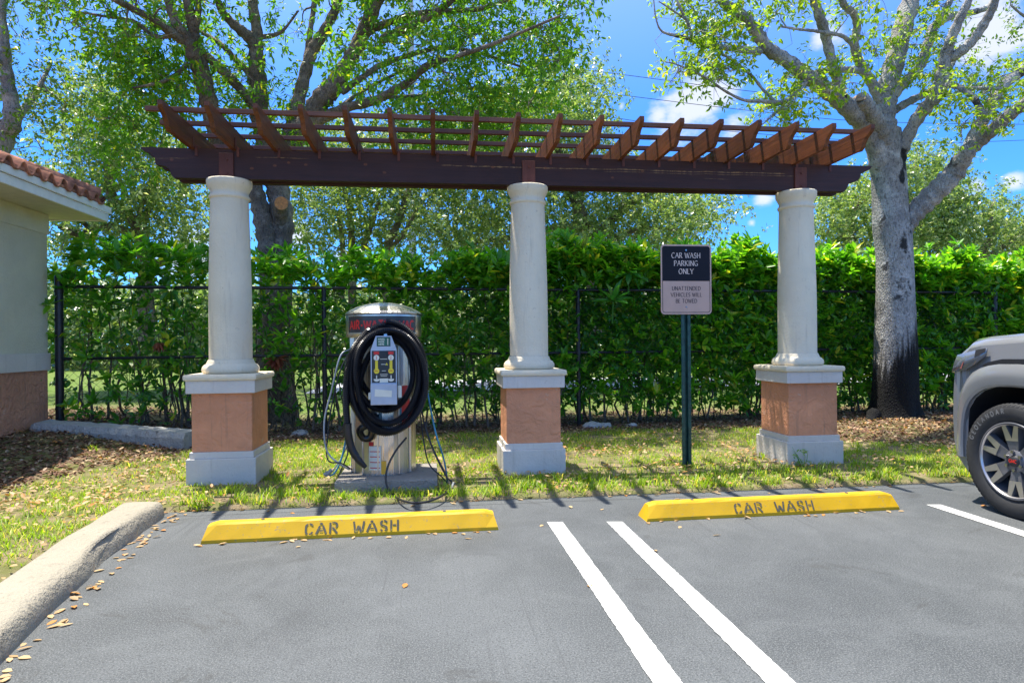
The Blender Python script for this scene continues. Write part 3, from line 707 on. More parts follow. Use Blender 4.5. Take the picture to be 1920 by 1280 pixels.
# ------------------------------------------------------------------ sign
def build_sign():
    x = 2.364; y = 5.84
    t = thing('parking_sign', 'black and tan car wash parking sign on a green steel post', 'sign', (x, y, 0))
    b = MB(); pr = [(-.045, 0), (-.045, -.012), (-.016, -.012), (-.012, .022), (.012, .022), (.016, -.012), (.045, -.012), (.045, 0), (.022, 0), (.018, .034), (-.018, .034), (-.022, 0)]
    b.prism([(x+px, y+py+.006) for px, py in pr], -.1, 2.02, 'z', 0)
    o = b.build('sign_post', M['green_post'], t)
    b = MB()
    for i in range(58): b.cyl((x-.0305, y-.0061, .1+i*.025), (x-.0305, y-.0072, .1+i*.025), .0042, 6)
    for i in range(58): b.cyl((x+.0305, y-.0061, .1+i*.025), (x+.0305, y-.0072, .1+i*.025), .0042, 6)
    b.build('post_holes', M['stencil'], t)
    def rr(x0, x1, z0, z1, r, n=6):
        P = []
        for cx, cz, a in ((x1-r, z1-r, 0), (x0+r, z1-r, 90), (x0+r, z0+r, 180), (x1-r, z0+r, 270)): P += arc(cx, cz, r, r, a, a+90, n)
        return P
    x0, x1, z0, z1 = 2.114, 2.612, 1.472, 2.132; xm = (x0+x1)/2; yp = 5.815
    e = bpy.data.objects.new('sign_plate', None)
    b = MB(); b.prism(rr(x0, x1, z0, z1, .035), yp, yp+.004, 'y'); pl = b.build('sign_plate', M['sign_tan'], t); bpy.data.objects.remove(e); pl.name = 'sign_plate'
    b = MB()
    zs = 1.787
    P = [p for p in rr(x0+.014, x1-.014, z0+.016, z1-.016, .024)]
    top = [p for p in P if p[1] > zs+.05]
    b.add([(p[0], yp-.0012, p[1]) for p in [(x1-.014, zs)]+top+[(x0+.014, zs)]], [list(range(len(top)+2))], 0)
    # thin dark border around the tan half
    Pi = rr(x0+.019, x1-.019, z0+.021, z1-.02, .02); n = len(P)
    for i in range(n):
        j = (i+1) % n
        if P[i][1] < zs+.05 or P[j][1] < zs+.05: b.add([(P[i][0], yp-.0008, P[i][1]), (P[j][0], yp-.0008, P[j][1]), (Pi[j][0], yp-.0008, Pi[j][1]), (Pi[i][0], yp-.0008, Pi[i][1])], [(0, 1, 2, 3)], 0)
    b.build('black_field', M['sign_black'], pl)
    b = MB()
    for s_, z, w_ in (('CAR WASH', 2.016, .283), ('PARKING', 1.957-.015, .235), ('ONLY', 1.866, .145)):
        h = .048; tot = (sum(GL[c][0] for c in s_)+.14*(len(s_)-1))*h; k = w_/tot
        lettering(b, s_, h, lambda u, v, l, k=k, z=z: Vector((xm-.002+u*k, yp-.002-l, z+v-.012)), .155, True, gap=.14, contrast=.6)
    b.build('cream_lettering', M['sign_cream'], pl)
    b = MB()
    for s_, z, w_ in (('UNATTENDED', 1.713, .281), ('VEHICLES WILL', 1.653, .305), ('BE TOWED', 1.594, .208)):
        h = .036; tot = (sum(GL[c][0] for c in s_)+.14*(len(s_)-1))*h; k = w_/tot
        lettering(b, s_, h, lambda u, v, l, k=k, z=z: Vector((xm+u*k, yp-.001-l, z+v-.014)), .17, True, gap=.14, contrast=.65)
    b.build('brown_lettering', M['sign_brown'], pl)
    b = MB(); b.cyl((xm-.002, yp, 2.078), (xm-.002, yp-.007, 2.078), .0085, 10); b.cyl((xm-.002, yp, 1.54), (xm-.002, yp-.005, 1.54), .007, 10); b.build('bolt', M['chrome'], pl)
build_sign()

# ------------------------------------------------------------------ vacuum station
def build_vac():
    pad = MB(); pad.box(-.815, .008, 5.27, 5.98, -.05, .112, 0, .012)
    tag(pad.build('concrete_pad', M['concrete'], origin=(-.4, 5.6, 0)), 'rough concrete pad under the steel vacuum station', 'concrete pad')
    cx, cy = -.448, 5.74; r = .272
    t = thing('vacuum_station', 'stainless steel air and vacuum station wrapped in a coiled black hose', 'vacuum station', (cx, cy, .11))
    b = MB()
    # faceted cabinet: vertical folded panels
    n = 18; prof = []
    for k in range(n+1): prof.append((cx+r*math.cos(2*math.pi*k/n), cy+r*math.sin(2*math.pi*k/n)))
    pts = []
    for k in range(n):
        a = 2*math.pi*(k+.5)/n; pts.append((cx+r*math.cos(a), cy+r*math.sin(a)))
    b.prism(pts, .112, 1.29, 'z', 0); b.build('cabinet', M['steel'], t)
    b = MB()
    for a in (205, 232, 262, 300, 325):
        p = (cx+(r+.002)*math.cos(R(a)), cy+(r+.002)*math.sin(R(a)))
        b.box(p[0]-.006, p[0]+.006, p[1]-.006, p[1]+.006, .114, 1.28, 0, .002)
    b.box(cx-r-.012, cx-r+.05, cy-.09, cy-.03, .114, 1.28, 0, .004)
    b.build('panel_seam', M['steel'], t)
    R2 = .325
    b = MB(); b.lathe([(R2-.01, 1.275), (R2, 1.28), (R2, 1.465), (R2-.006, 1.475), (0.0, 1.475)], cx, cy, 48, 0); b.lathe([(0, 1.277), (R2-.01, 1.277)], cx, cy, 48, 0); b.build('hood', M['steel'], t)
    b = MB(); b.lathe([(R2+.008, 1.470), (R2+.010, 1.48), (R2-.01, 1.497), (R2*.75, 1.535), (R2*.5, 1.56), (R2*.25, 1.575), (0, 1.58)], cx, cy, 24, 0, smooth=False); b.build('domed_lid', M['steel'], t)
    # illuminated-sign panel on the curved front
    def cyl_pt(x, z, lift, rad=R2):
        a = x/rad; return Vector((cx+(rad+lift)*math.sin(a), cy-(rad+lift)*math.cos(a), z))
    b = MB(); n = 24
    V = [cyl_pt((-.335+.67*k/n), z, .004) for z in (1.315, 1.450) for k in range(n+1)]
    b.add(V, [(k, k+1, n+2+k, n+1+k) for k in range(n)], 0, True); sp = b.build('name_panel', M['sign_dark_glass'], t)
    b = MB()
    for z0, z1 in ((1.303, 1.315), (1.450, 1.462)):
        V = [cyl_pt((-.345+.69*k/n), z, l) for l in (.001, .009) for z in (z0, z1) for k in range(n+1)]; q = n+1
        for (i, j) in ((2, 3), (0, 2), (1, 3)): b.add(V[i*q:(i+1)*q]+V[j*q:(j+1)*q], [(k, k+1, q+k+1, q+k) for k in range(n)], 0, True)
    b.build('panel_frame', M['steel'], sp)
    b = MB(); lettering(b, 'AIR-WATER-VAC', .070, lambda u, v, l: cyl_pt(u*.86+.0, 1.342+v, .006+l), .24, gap=.13); b.build('red_lettering', M['red'], sp)
    # control panel on a steel arm
    yf = 5.305
    b = MB(); b.box(-.50, -.34, yf+.012, yf+.20, .76, 1.14, 0, .006); b.build('panel_mount', M['steel'], t)
    cxp = -.418; 
    e = MB()
    out = [(cxp-.104, .723), (cxp+.104, .723), (cxp+.104, 1.172), (cxp+.062, 1.283), (cxp-.062, 1.283), (cxp-.104, 1.172)]
    e.prism(out, yf, yf+.012, 'y', 0); cp = e.build('control_panel', M['panel_grey'], t)
    def q(mb, x0, x1, z0, z1, l=.001, mi=0): mb.add([(cxp+x0, yf-l, z0), (cxp+x1, yf-l, z0), (cxp+x1, yf-l, z1), (cxp+x0, yf-l, z1)], [(0, 1, 2, 3)], mi)
    b = MB(); q(b, -.096, .096, .902, 1.163); q(b, -.055, .055, 1.198, 1.275); b.build('black_print', M['panel_black'], cp)
    b = MB(); q(b, -.05, .05, 1.203, 1.270, .0015); b.build('green_print', M['green_print'], cp)
    b = MB()
    for i, s_ in enumerate(('HANG', 'HOSE', 'HERE')): lettering(b, s_, .014, lambda u, v, l, i=i: Vector((cxp-.017+u, yf-.002-l, 1.250-i*.021+v)), .2, gap=.2)
    q(b, .031, .037, 1.209, 1.255, .0022); b.add([(cxp+.026, yf-.0022, 1.252), (cxp+.042, yf-.0022, 1.252), (cxp+.034, yf-.0022, 1.264)], [(0, 1, 2)])
    for sx in (-.058, .058):
        b.disc((cxp+sx, yf-.0045, 1.106), (0, -1, 0), .023, 20)
        q(b, sx-.004, sx+.004, .935, .962, .0022)
        b.add([(cxp+sx+p[0], yf-.0022, .925+p[1]) for p in arc(0, 0.008, .024, .022, 180, 360, 10)], [list(range(11))])
    for z, w_ in ((1.05, .022), (.997, .016), (.968, .03), (.955, .026)): q(b, -w_, w_, z, z+.004, .0022)
    q(b, -.028, .028, 1.092, 1.098, .0024); q(b, -.034, .034, .903, .937, .0018)
    b.build('cream_print', M['cream_print'], cp)
    b = MB()
    for sx in (-.058, .058): q(b, sx-.011, sx+.011, 1.012, 1.083, .002); b.disc((cxp+sx, yf-.0042, .998), (0, -1, 0), .022, 20)
    b.add([(cxp+.012, yf-.0022, 1.045), (cxp+.034, yf-.0022, 1.045), (cxp+.023, yf-.0022, 1.066)], [(0, 1, 2)]); b.build('yellow_print', M['yellow_print'], cp)
    b = MB()
    for sx in (-.058, .058): q(b, sx-.021, sx+.021, 1.132, 1.156, .002); q(b, sx-.002, sx+.002, 1.09, 1.122, .0055); lettering(b, 'START', .007, lambda u, v, l, sx=sx: Vector((cxp+sx+u*1.1, yf-.0052-l, .995+v)), .2)
    b.build('red_print', M['red'], cp)
    b = MB(); b.box(cxp-.03, cxp+.03, yf-.012, yf-.001, 1.10, 1.158, 0, .003); b.build('coin_slot', M['black_metal'], cp)
    b = MB(); b.box(cxp-.106, cxp+.106, yf-.022, yf-.001, .722, .896, 0, .006); bx = b.build('coin_box', M['panel_grey'], cp)
    b = MB(); b.prism([(cxp-.074, .792), (cxp+.064, .786), (cxp+.066, .838), (cxp-.07, .852)], yf-.024, yf-.0225, 'y'); b.build('paper_label', M['cream_print'], cp)
    b = MB(); b.box(cxp+.108, cxp+.14, yf+.02, yf+.08, .775, .875, 0, .004); b.box(cxp-.128, cxp-.108, yf+.02, yf+.08, .765, .82, 0, .004); b.build('side_bracket', M['cream_print'], cp)
    # decals on the cabinet
    def dec(mb, x0, x1, z0, z1, l, mi=0, n=6):
        V = [cyl_pt(x0+(x1-x0)*k/n, z, l, r) for z in (z0, z1) for k in range(n+1)]; mb.add(V, [(k, k+1, n+2+k, n+1+k) for k in range(n)], mi, True)
    b = MB(); dec(b, -.115, -.012, .16, .36, .0055); s1 = b.build('instruction_sticker', M['cream_print'], t)
    b = MB()
    for z in (.175, .222, .268, .312): dec(b, -.105, -.02, z, z+.007, .0065)
    dec(b, -.115, -.075, .362, .395, .0055); b.build('sticker_stripes', M['red'], s1)
    b = MB(); dec(b, -.011, .03, .125, .235, .006); b.build('orange_sticker', M['orange_print'], t)
    b = MB()
    dec(b, .135, .26, .50, .86, .006); b.build('red_poster', M['red'], t)
    b = MB(); dec(b, .14, .165, .50, .86, .0075); dec(b, .205, .23, .52, .60, .0075); b.build('blue_poster_strip', M['cable_blue'], t)
    # black corrugated hose, several sagging loops hung on the arm
    pts = []
    cz, cxh = .955, -.405
    loops = [(.318, .448, .0, .0, 5.378), (.262, .372, .006, .0, 5.352), (.218, .300, .0, .03, 5.385), (.300, .405, .022, -.03, 5.345), (.175, .262, .045, .03, 5.42), (.312, .425, -.004, -.01, 5.40)]
    for li, (rx, rz, ox, oz, yy) in enumerate(loops):
        nx_ = loops[(li+1) % len(loops)]
        for k in range(28):
            f = k/28; a = R(90)-2*math.pi*f; g = f if li < len(loops)-1 else 0
            g2 = sstep(.5, 1, g)
            RX = rx+(nx_[0]-rx)*g2; RZ = rz+(nx_[1]-rz)*g2; OX = ox+(nx_[2]-ox)*g2; OZ = oz+(nx_[3]-oz)*g2; YY = yy+(nx_[4]-yy)*g2
            sag = 1.0 if math.sin(a) > 0 else 1.05
            wob = 1+.02*math.sin(3*a+li)
            xx = cxh+OX+RX*math.cos(a)*wob; zz = cz+OZ+RZ*math.sin(a)*sag
            pts.append((float(xx), float(YY+.012*math.sin(a+li)), float(zz)))
    # tail: down the left side to the nozzle
    tail = [(cxh-.13, 5.39, 1.33), (cxh-.27, 5.37, 1.15), (cxh-.318, 5.355, .93), (cxh-.322, 5.36, .70), (cxh-.315, 5.37, .56)]
    P = spline(pts[:-2]+tail, 3)
    seg = np.linalg.norm(np.diff(P, axis=0), axis=1); cum = np.concatenate([[0], np.cumsum(seg)]); n = int(cum[-1]/.0075)
    s_ = np.linspace(0, cum[-1], n); Q = np.stack([np.interp(s_, cum, P[:, k]) for k in range(3)], -1)
    rad = [.0305 if i % 2 else .0235 for i in range(n)]
    b = MB(); b.tube([Vector(p) for p in Q], rad, 14, 0, True, False); hz_ = b.build('vacuum_hose', M['hose'], t)
    b = MB(); b.tube(spline([(cxh-.315, 5.37, .57), (cxh-.312, 5.375, .48), (cxh-.285, 5.385, .36), (cxh-.235, 5.39, .27), (cxh-.175, 5.40, .20)], 5), [.034]*7+[.032]*7+[.028]*3+[.024, .022, .02, .018], 14); b.build('nozzle', M['cable_black'], hz_)
    b = MB(); b.tube(spline([(cxh-.09, 5.50, .62), (cxh-.1, 5.42, .57), (cxh-.17, 5.40, .545), (cxh-.225, 5.43, .50), (cxh-.20, 5.46, .435), (cxh-.14, 5.45, .44), (cxh-.12, 5.44, .52)], 6), .030, 12); b.build('hose_end_loop', M['hose'], hz_)
    b = MB(); b.cyl((cxh, 5.34, 1.29), (cxh, 5.50, 1.27), .014, 10); b.build('hose_hook', M['steel'], t)
    # air and water lines
    def cable(mat, P, rr_=.007, name='air_line'):
        b = MB(); b.tube([Vector(p) for p in spline(P, 8)], rr_, 8); b.build(name, M[mat], t)
    def pg(x, y): v = gp(x, y, .055); return (v.x, v.y, v.z)
    def pa(x, y, Y): v = at(x, y, Y); return (v.x, v.y, v.z)
    cable('cable_grey', [pa(655, 655, 5.5), pa(638, 668, 5.42), pa(622, 730, 5.4), pa(608, 790, 5.38), pa(612, 842, 5.35), pa(632, 866, 5.33), pa(655, 880, 5.4)])
    cable('cable_black', [pa(655, 660, 5.5), pa(640, 690, 5.44), pa(626, 740, 5.42), pa(616, 800, 5.4), pa(614, 860, 5.36), pa(640, 868, 5.3), pa(660, 880, 5.4)], .006)
    cable('cable_blue', [pa(657, 655, 5.5), pa(654, 730, 5.42), pa(650, 810, 5.4), pa(640, 860, 5.38), pa(628, 885, 5.36), pa(618, 892, 5.36)], .0075)
    cable('cable_grey', [pa(652, 830, 5.44), pa(640, 858, 5.4), pa(622, 884, 5.38), pa(612, 890, 5.36)], .006)
    cable('cable_black', [pa(648, 835, 5.44), pa(652, 850, 5.4), pa(640, 880, 5.38), pa(634, 893, 5.36)], .006)
    b = MB(); b.tube([pa(622, 880, 5.37), pa(615, 888, 5.365), pa(607, 889, 5.36)], [.016, .018, .012], 10); b.tube([pa(612, 883, 5.36), pa(612, 893, 5.36)], .01, 8); b.build('air_gauge', M['cable_grey'], t)
    cable('cable_blue', [pa(800, 725, 5.5), pa(806, 760, 5.45), pa(818, 815, 5.42), pa(832, 860, 5.42), pa(840, 905, 5.4)], .0075)
    cable('cable_black', [pa(790, 770, 5.55), pa(800, 810, 5.47), pa(815, 850, 5.44), pa(835, 890, 5.4), pa(847, 905, 5.38), pa(838, 925, 5.3)], .006)
    cable('cable_black', [pa(788, 775, 5.6), pa(795, 830, 5.5), pa(805, 870, 5.48), pa(830, 895, 5.42), pa(848, 915, 5.4)], .006)
    cable('cable_black', [pa(762, 820, 5.44), pa(742, 845, 5.36), pa(727, 875, 5.28), pa(724, 905, 5.21), pa(738, 928, 5.12), pg(762, 940), pg(795, 941), pg(825, 931), pg(843, 915), pa(836, 890, 5.36), pa(812, 842, 5.45), pa(795, 790, 5.55)], .0085)
    cable('cable_grey', [pa(850, 905, 5.38), pa(845, 917, 5.3), pa(836, 926, 5.22)], .011, 'hose_chuck')
build_vac()

# ------------------------------------------------------------------ fence
def fy(x): return 8.53+(x+4.68)*.0594
def build_fence():
    t = thing('chain_link_fence', 'black chain link fence with round posts in front of the hedge', 'fence', (2.0, fy(2.0), 0))
    ZT = 1.962; ZM = 1.07
    for x, r_, zt in ((-4.62, .048, 2.075), (-1.46, .031, ZT), (2.02, .031, ZT), (5.5, .031, ZT), (8.98, .042, ZT+.02)):
        b = MB(); b.cyl((x, fy(x), -.15), (x, fy(x), zt), r_, 14)
        if r_ > .035:
            b.lathe([(r_, zt), (r_*.9, zt+.02), (r_*.5, zt+.035), (0, zt+.04)], x, fy(x), 14)
            for z in (.45, .75, 1.05, 1.55, 1.9): b.cyl((x, fy(x), z-.012), (x, fy(x), z+.012), r_+.006, 14)
        else: b.cyl((x, fy(x), ZM-.02), (x, fy(x), ZM+.02), r_+.006, 14)
        b.build('fence_post', M['black_metal'], t)
    for z in (ZT, ZM):
        b = MB(); xs = np.linspace(-4.62, 8.98, 9); b.tube([(x, fy(x), z+random.uniform(-.004, .004)) for x in xs], .022 if z == ZT else .019, 12); b.build('top_rail' if z == ZT else 'middle_rail', M['black_metal'], t)
    b = MB(); W = 13.6; H_ = 1.93; p = .072
    def wire(x0, z0, x1, z1): b.tube([(x0, fy(x0)-.035, z0), (x1, fy(x1)-.035, z1)], .0019, 3, 0, False, True)
    k = -H_
    while k < W:
        for s_ in (1, -1):
            # line x = k + (z) or mirrored
            za, zb_ = 0, H_; xa, xb = k, k+H_
            if xa < 0: za = -xa; xa = 0
            if xb > W: zb_ = H_-(xb-W); xb = W
            if zb_ > za:
                if s_ == 1: wire(-4.6+xa, .03+za, -4.6+xb, .03+zb_)
                else: wire(-4.6+xa, .03+H_-za, -4.6+xb, .03+H_-zb_)
        k += p*1.4142
    b.build('chain_link_mesh', M['black_metal'], t)
build_fence()

# weathered concrete beam lying by the building
def build_log():
    A = Vector((-4.62, 8.12, .30)); B_ = Vector((-2.78, 7.72, .19)); d = (B_-A); L = d.length; d.normalize(); s_ = Vector((0, 0, 1)).cross(d).normalized(); u = d.cross(s_)*1
    u = Vector((0, 0, 1)); prof = [(-.16, -.25), (-.155, -.02), (-.12, .045), (.10, .055), (.13, .02), (.14, -.25)]; V = []; n = 40; F = []
    for i in range(n+1):
        for (a, z) in prof: V.append(A+d*(L*i/n)+s_*(a+random.uniform(-.006, .006))+u*(z+random.uniform(-.006, .006)-(.03 if i == 0 else 0)))
    k = len(prof); F = [(i*k+j, (i+1)*k+j, (i+1)*k+j+1, i*k+j+1) for i in range(n) for j in range(k-1)]
    b = MB(); b.add(V, F, 0, False); b.add(V[:k], [list(range(k))]); b.add(V[-k:], [list(range(k))])
    tag(b.build('concrete_curb_block', M['old_concrete'], origin=tuple(A)), 'long weathered grey concrete block lying below the fence beside the building', 'concrete block')
build_log()

# ------------------------------------------------------------------ pickup truck (nose towards the grass)
def build_truck():
    XL = 3.925; W = 1.98; XR = XL+W; yw = 3.90; zw = .388; RT = .388; yb = yw-3.25
    t = thing('pickup_truck', 'grey pickup truck parked nose in at the right edge of the lot', 'pickup truck', (XL+W/2, yw-1.6, 0))
    def arch(yc, r0, r1, a0, a1, n=14):   # squarish arch opening
        P = []
        for k in range(n+1):
            a = R(a0+(a1-a0)*k/n); c, s_ = math.cos(a), math.sin(a); e = 2/2.7
            P.append((yc+r0*math.copysign(abs(c)**e, c), zw+r1*math.copysign(abs(s_)**e, s_)))
        return P
    # side outline (y, z) from nose bottom round to the tail
    def outline(ins):
        fa = arch(yw, .455, .505, -12, 192); ra = arch(yb, .455, .505, -12, 192)
        nose = [(4.66, .34), (4.735, .45), (4.755, .60), (4.75, .80), (4.72, .93), (4.665, 1.02), (4.60, 1.10), (4.52, 1.165), (4.42, 1.205)]
        hood = [(4.25, 1.225), (3.9, 1.25), (3.4, 1.275), (3.02, 1.285)]
        bed = [(-1.55, 1.30), (-1.60, 1.25), (-1.62, .60), (-1.55, .42)]
        P = nose+hood+bed+[(yb-.455-.02, .36)]+ra[::-1]+[(yb+.5, .33), (yw-.5, .33)]+fa[::-1]
        return P
    base = outline(0); n = len(base)
    slices = [(0, .05, .06, .0), (.018, .02, .022, 0), (.07, 0, 0, 0), (.25, 0, .0, .0), (.5, 0, .0, 0), (.75, 0, 0, 0), (.93, 0, 0, 0), (.982, .02, .022, 0), (1, .05, .06, 0)]
    V = []
    for (f, ins, dz, _) in slices:
        c = 2*abs(f-.5)     # 1 at the sides
        pull = .30*c**3.2
        for (y, z) in base:
            yy = y
            if y > 4.3: yy = y-pull*min(1, (y-4.3)/.45)*(1.0)
            zz = z
            if z > 1.15: zz = z-dz*1.0+.035*(1-c*c)
            xx = XL+W*f
            # body side bulges: shoulder under the hood crease, tumble above
            if f < .02 or f > .98:
                sgn = 1 if f < .5 else -1
                if z > 1.0: xx += sgn*.05*(z-1.0)/.25
            V.append((xx, yy, zz))
    F = []
    for i in range(len(slices)-1):
        for k in range(n): j = (k+1) % n; F.append((i*n+k, i*n+j, (i+1)*n+j, (i+1)*n+k))
    bm = bmesh.new(); bv = [bm.verts.new(v) for v in V]
    dark = []
    for f in F:
        fc = bm.faces.new([bv[i] for i in f]); cz = sum(V[i][2] for i in f)/4; cy_ = sum(V[i][1] for i in f)/4
        if (abs(cy_-yw) < .47 and cz < .90) or (abs(cy_-yb) < .47 and cz < .90) or cz < .35: fc.material_index = 1
        fc.smooth = True
    for s_ in (0, len(slices)-1):
        fc = bm.faces.new([bv[s_*n+k] for k in range(n)]); r_ = bmesh.ops.triangulate(bm, faces=[fc])
    bmesh.ops.recalc_face_normals(bm, faces=bm.faces[:])
    me = bpy.data.meshes.new('body'); bm.to_mesh(me); bm.free(); body = link_mesh('body', me, [M['truck'], M['black']], t)
    md = body.modifiers.new('bev', 'EDGE_SPLIT'); md.split_angle = R(50)
    # pronounced fender flares and the dark crease above them
    for yc in (yw, yb):
        b = MB(); seg = 26; rings = []
        def ar(r0, r1, k): 
            a = R(-16+212*k/seg); c, s_ = math.cos(a), math.sin(a); e = 2/2.9; return (yc+r0*math.copysign(abs(c)**e, c), zw+r1*math.copysign(abs(s_)**e, s_))
        lay = [((.452, .502), .03), ((.450, .500), -.028), ((.462, .514), -.042), ((.505, .562), -.046), ((.535, .605), -.040), ((.565, .655), -.006), ((.575, .665), .03)]
        def nosepull(y): return .07*max(0, (y-4.28)/.2)**1.6 if y > 4.28 else 0
        V2 = []
        for (rr_, dx) in lay:
            for k in range(seg+1): y, z = ar(rr_[0], rr_[1], k); V2.append((XL+dx+(nosepull(y) if yc == yw else 0), y, max(z, .34)))
        q = seg+1; F2 = [(i*q+k, (i+1)*q+k, (i+1)*q+k+1, i*q+k+1) for i in range(len(lay)-1) for k in range(seg)]
        b.add(V2, F2, 0, True); o = b.build('fender_flare', M['truck'], t); o.modifiers.new('es', 'EDGE_SPLIT').split_angle = R(35)
        b = MB(); b.add([(2*(XL+W/2)-x, y, z) for x, y, z in V2], F2, 0, True); o = b.build('fender_flare', M['truck'], t); o.modifiers.new('es', 'EDGE_SPLIT').split_angle = R(35)
    b = MB(); P = [(2.6, 1.075), (3.6, 1.085), (4.02, 1.075), (4.14, 1.05), (4.20, 1.02), (4.12, 1.03), (3.95, 1.045), (2.6, 1.04)]
    b.prism(P, XL-.004, XL+.03, 'x'); b.build('fender_crease', M['truck_dark'], t)
    # headlamp wraps the corner
    nz_z = [.93, 1.02, 1.10, 1.165, 1.205]; nz_y = [4.72, 4.665, 4.60, 4.52, 4.42]
    def front(f, z):
        c = 2*abs(f-.5); y = float(np.interp(z, nz_z, nz_y)); return y-.30*c**3.2*min(1, max(0, y-4.3)/.45)
    for sd in (0, 1):
        rowsL = []
        path = [('s', 4.165, 1.150, 1.095), ('s', 4.25, 1.135, 1.03), ('s', 4.33, 1.115, .985), ('f', .0, 1.095, .965), ('f', .03, 1.085, .955), ('f', .07, 1.07, .95), ('f', .13, 1.055, .95), ('f', .20, 1.04, .955)]
        for kind, q, zu, zl in path:
            for z in (zu, (zu+zl)/2, zl):
                sh = .05*(z-1.0)/.25 if z > 1 else 0
                if kind == 's': p = (XL-.012+sh, q, z)
                else: p = (XL+W*q-.010*(1-q*4)+sh*(1 if q < .02 else 0), front(q, z)+.012, z)
                rowsL.append(p if not sd else (2*(XL+W/2)-p[0], p[1], p[2]))
        b = MB(); nl = len(path); b.add(rowsL, [(3*k+r_, 3*k+r_+1, 3*k+r_+4, 3*k+r_+3) for k in range(nl-1) for r_ in (0, 1)], 0, True)
        hl = b.build('headlight', M['lamp_lens'], t); sm = hl.modifiers.new('s', 'SOLIDIFY'); sm.thickness = .012; sm.offset = 0
        b = MB(); o_ = -.009 if not sd else .009; idx = (7, 10, 11, 8); b.add([tuple(rowsL[10][c]*(1-f)+rowsL[k][c]*f+(o_ if c == 0 else .004 if c == 1 else 0) for c in range(3)) for k, f in ((7, .95), (13, .3), (14, .45), (8, .8))], [(0, 1, 2, 3)]); b.build('amber_marker', M['lamp_orange'], hl)
        b = MB(); b.add([(rowsL[k][0]+o_*.9, rowsL[k][1]+.004, rowsL[k][2]) for k in (0, 1, 4, 3)], [(0, 1, 2, 3)]); b.build('lamp_housing', M['truck_dark'], hl)
    b = MB(); b.box(XL+.42, XR-.42, 4.70, 4.775, .62, 1.02, 0, .03); b.box(XL+.35, XR-.35, 4.70, 4.79, .36, .52, 0, .03); b.build('grille', M['truck_dark'], t)
    # cab
    cab = [(3.02, 1.28), (2.30, 1.80), (2.05, 1.86), (.75, 1.87), (.50, 1.83), (.30, 1.28)]
    b = MB(); V5 = []
    for f, tz in ((.03, 0), (.10, 1), (.5, 1.15), (.90, 1), (.97, 0)):
        for (y, z) in cab: k = (z-1.28)/.59; V5.append((XL+W*f+(.13*k if f < .1 else -.13*k if f > .9 else (.05*k if f == .10 else -.05*k if f == .9 else 0)), y, z+(.02*tz if z > 1.5 else 0)))
    n5 = len(cab); F5 = [(i*n5+k, i*n5+k+1, (i+1)*n5+k+1, (i+1)*n5+k) for i in range(4) for k in range(n5-1)]+[tuple(range(n5)), tuple(range(4*n5, 5*n5))]
    b.add(V5, F5, 0); b.build('cab', M['truck'], t)
    for sx, s_ in ((XL+W*.03-.004, 1), (XL+W*.97+.004, -1)):
        for P in ([(2.78, 1.33), (2.32, 1.72), (1.62, 1.78), (1.62, 1.33)], [(1.55, 1.33), (1.55, 1.78), (.78, 1.77), (.55, 1.60), (.50, 1.33)]):
            b = MB(); b.add([(sx+s_*.13*(z-1.28)/.59, y, z) for y, z in P], [tuple(range(len(P)))]); b.build('side_window', M['glass'], t)
    b = MB(); b.add([(XL+.20, 2.95, 1.335), (XR-.20, 2.95, 1.335), (XR-.30, 2.36, 1.775), (XL+.30, 2.36, 1.775)], [(0, 1, 2, 3)]); b.build('windscreen', M['glass'], t)
    b = MB(); b.box(XL-.20, XL+.02, 2.48, 2.60, 1.30, 1.48, 0, .03); b.box(XR-.02, XR+.20, 2.48, 2.60, 1.30, 1.48, 0, .03); b.build('side_mirror', M['truck'], t)
    b = MB()
    for y0 in (1.58, 2.72, .45):
        b.box(XL-.0015, XL+.01, y0, y0+.006, .42, 1.27)
    b.build('door_gap', M['black'], t)
    b = MB(); b.box(XL+.12, XR-.12, -1.5, .28, 1.302, 1.308); b.build('bed_cover', M['truck_dark'], t)
    # wheels
    def wheel(x, yc, out):
        e = bpy.data.objects.new('wheel', None); COL.objects.link(e); e.parent = t; e.location = Vector((x, yc, zw))-wloc(t)
        def ringx(mb, prof, seg=64, mi=0, smooth=True):  # profile (radius, depth out)
            V = []
            for (r_, d) in prof:
                for k in range(seg): a = 2*math.pi*k/seg; V.append((x+out*d, yc+r_*math.cos(a), zw+r_*math.sin(a)))
            mb.add(V, [(i*seg+k, i*seg+(k+1) % seg, (i+1)*seg+(k+1) % seg, (i+1)*seg+k) for i in range(len(prof)-1) for k in range(seg)], mi, smooth)
        b = MB(); ringx(b, [(.262, -.20), (.36, -.20), (.385, -.175), (.388, -.12), (.388, .0), (.384, .028), (.374, .042), (.350, .050), (.32, .053), (.29, .048), (.272, .038), (.262, .03)])
        for k in range(72):   # tread blocks on the shoulder
            a0 = 2*math.pi*k/72; a1 = a0+2*math.pi/72*.62
            vs = [(x+out*d, yc+r_*math.cos(a), zw+r_*math.sin(a)) for a in (a0, a1) for (r_, d) in ((.3905, -.17), (.3905, .012), (.380, .040), (.368, .0455), (.36, .02))]
            b.add(vs, [(0, 1, 6, 5), (1, 2, 7, 6), (2, 3, 8, 7), (0, 5, 9, 4), (0, 1, 2, 3, 4), (5, 6, 7, 8, 9)])
        ty = b.build('tyre', M['rubber'], e)
        b = MB(); ringx(b, [(.262, .03), (.262, .046), (.252, .048), (.244, .03), (.238, -.05), (.232, -.17)]); 
        P6 = []
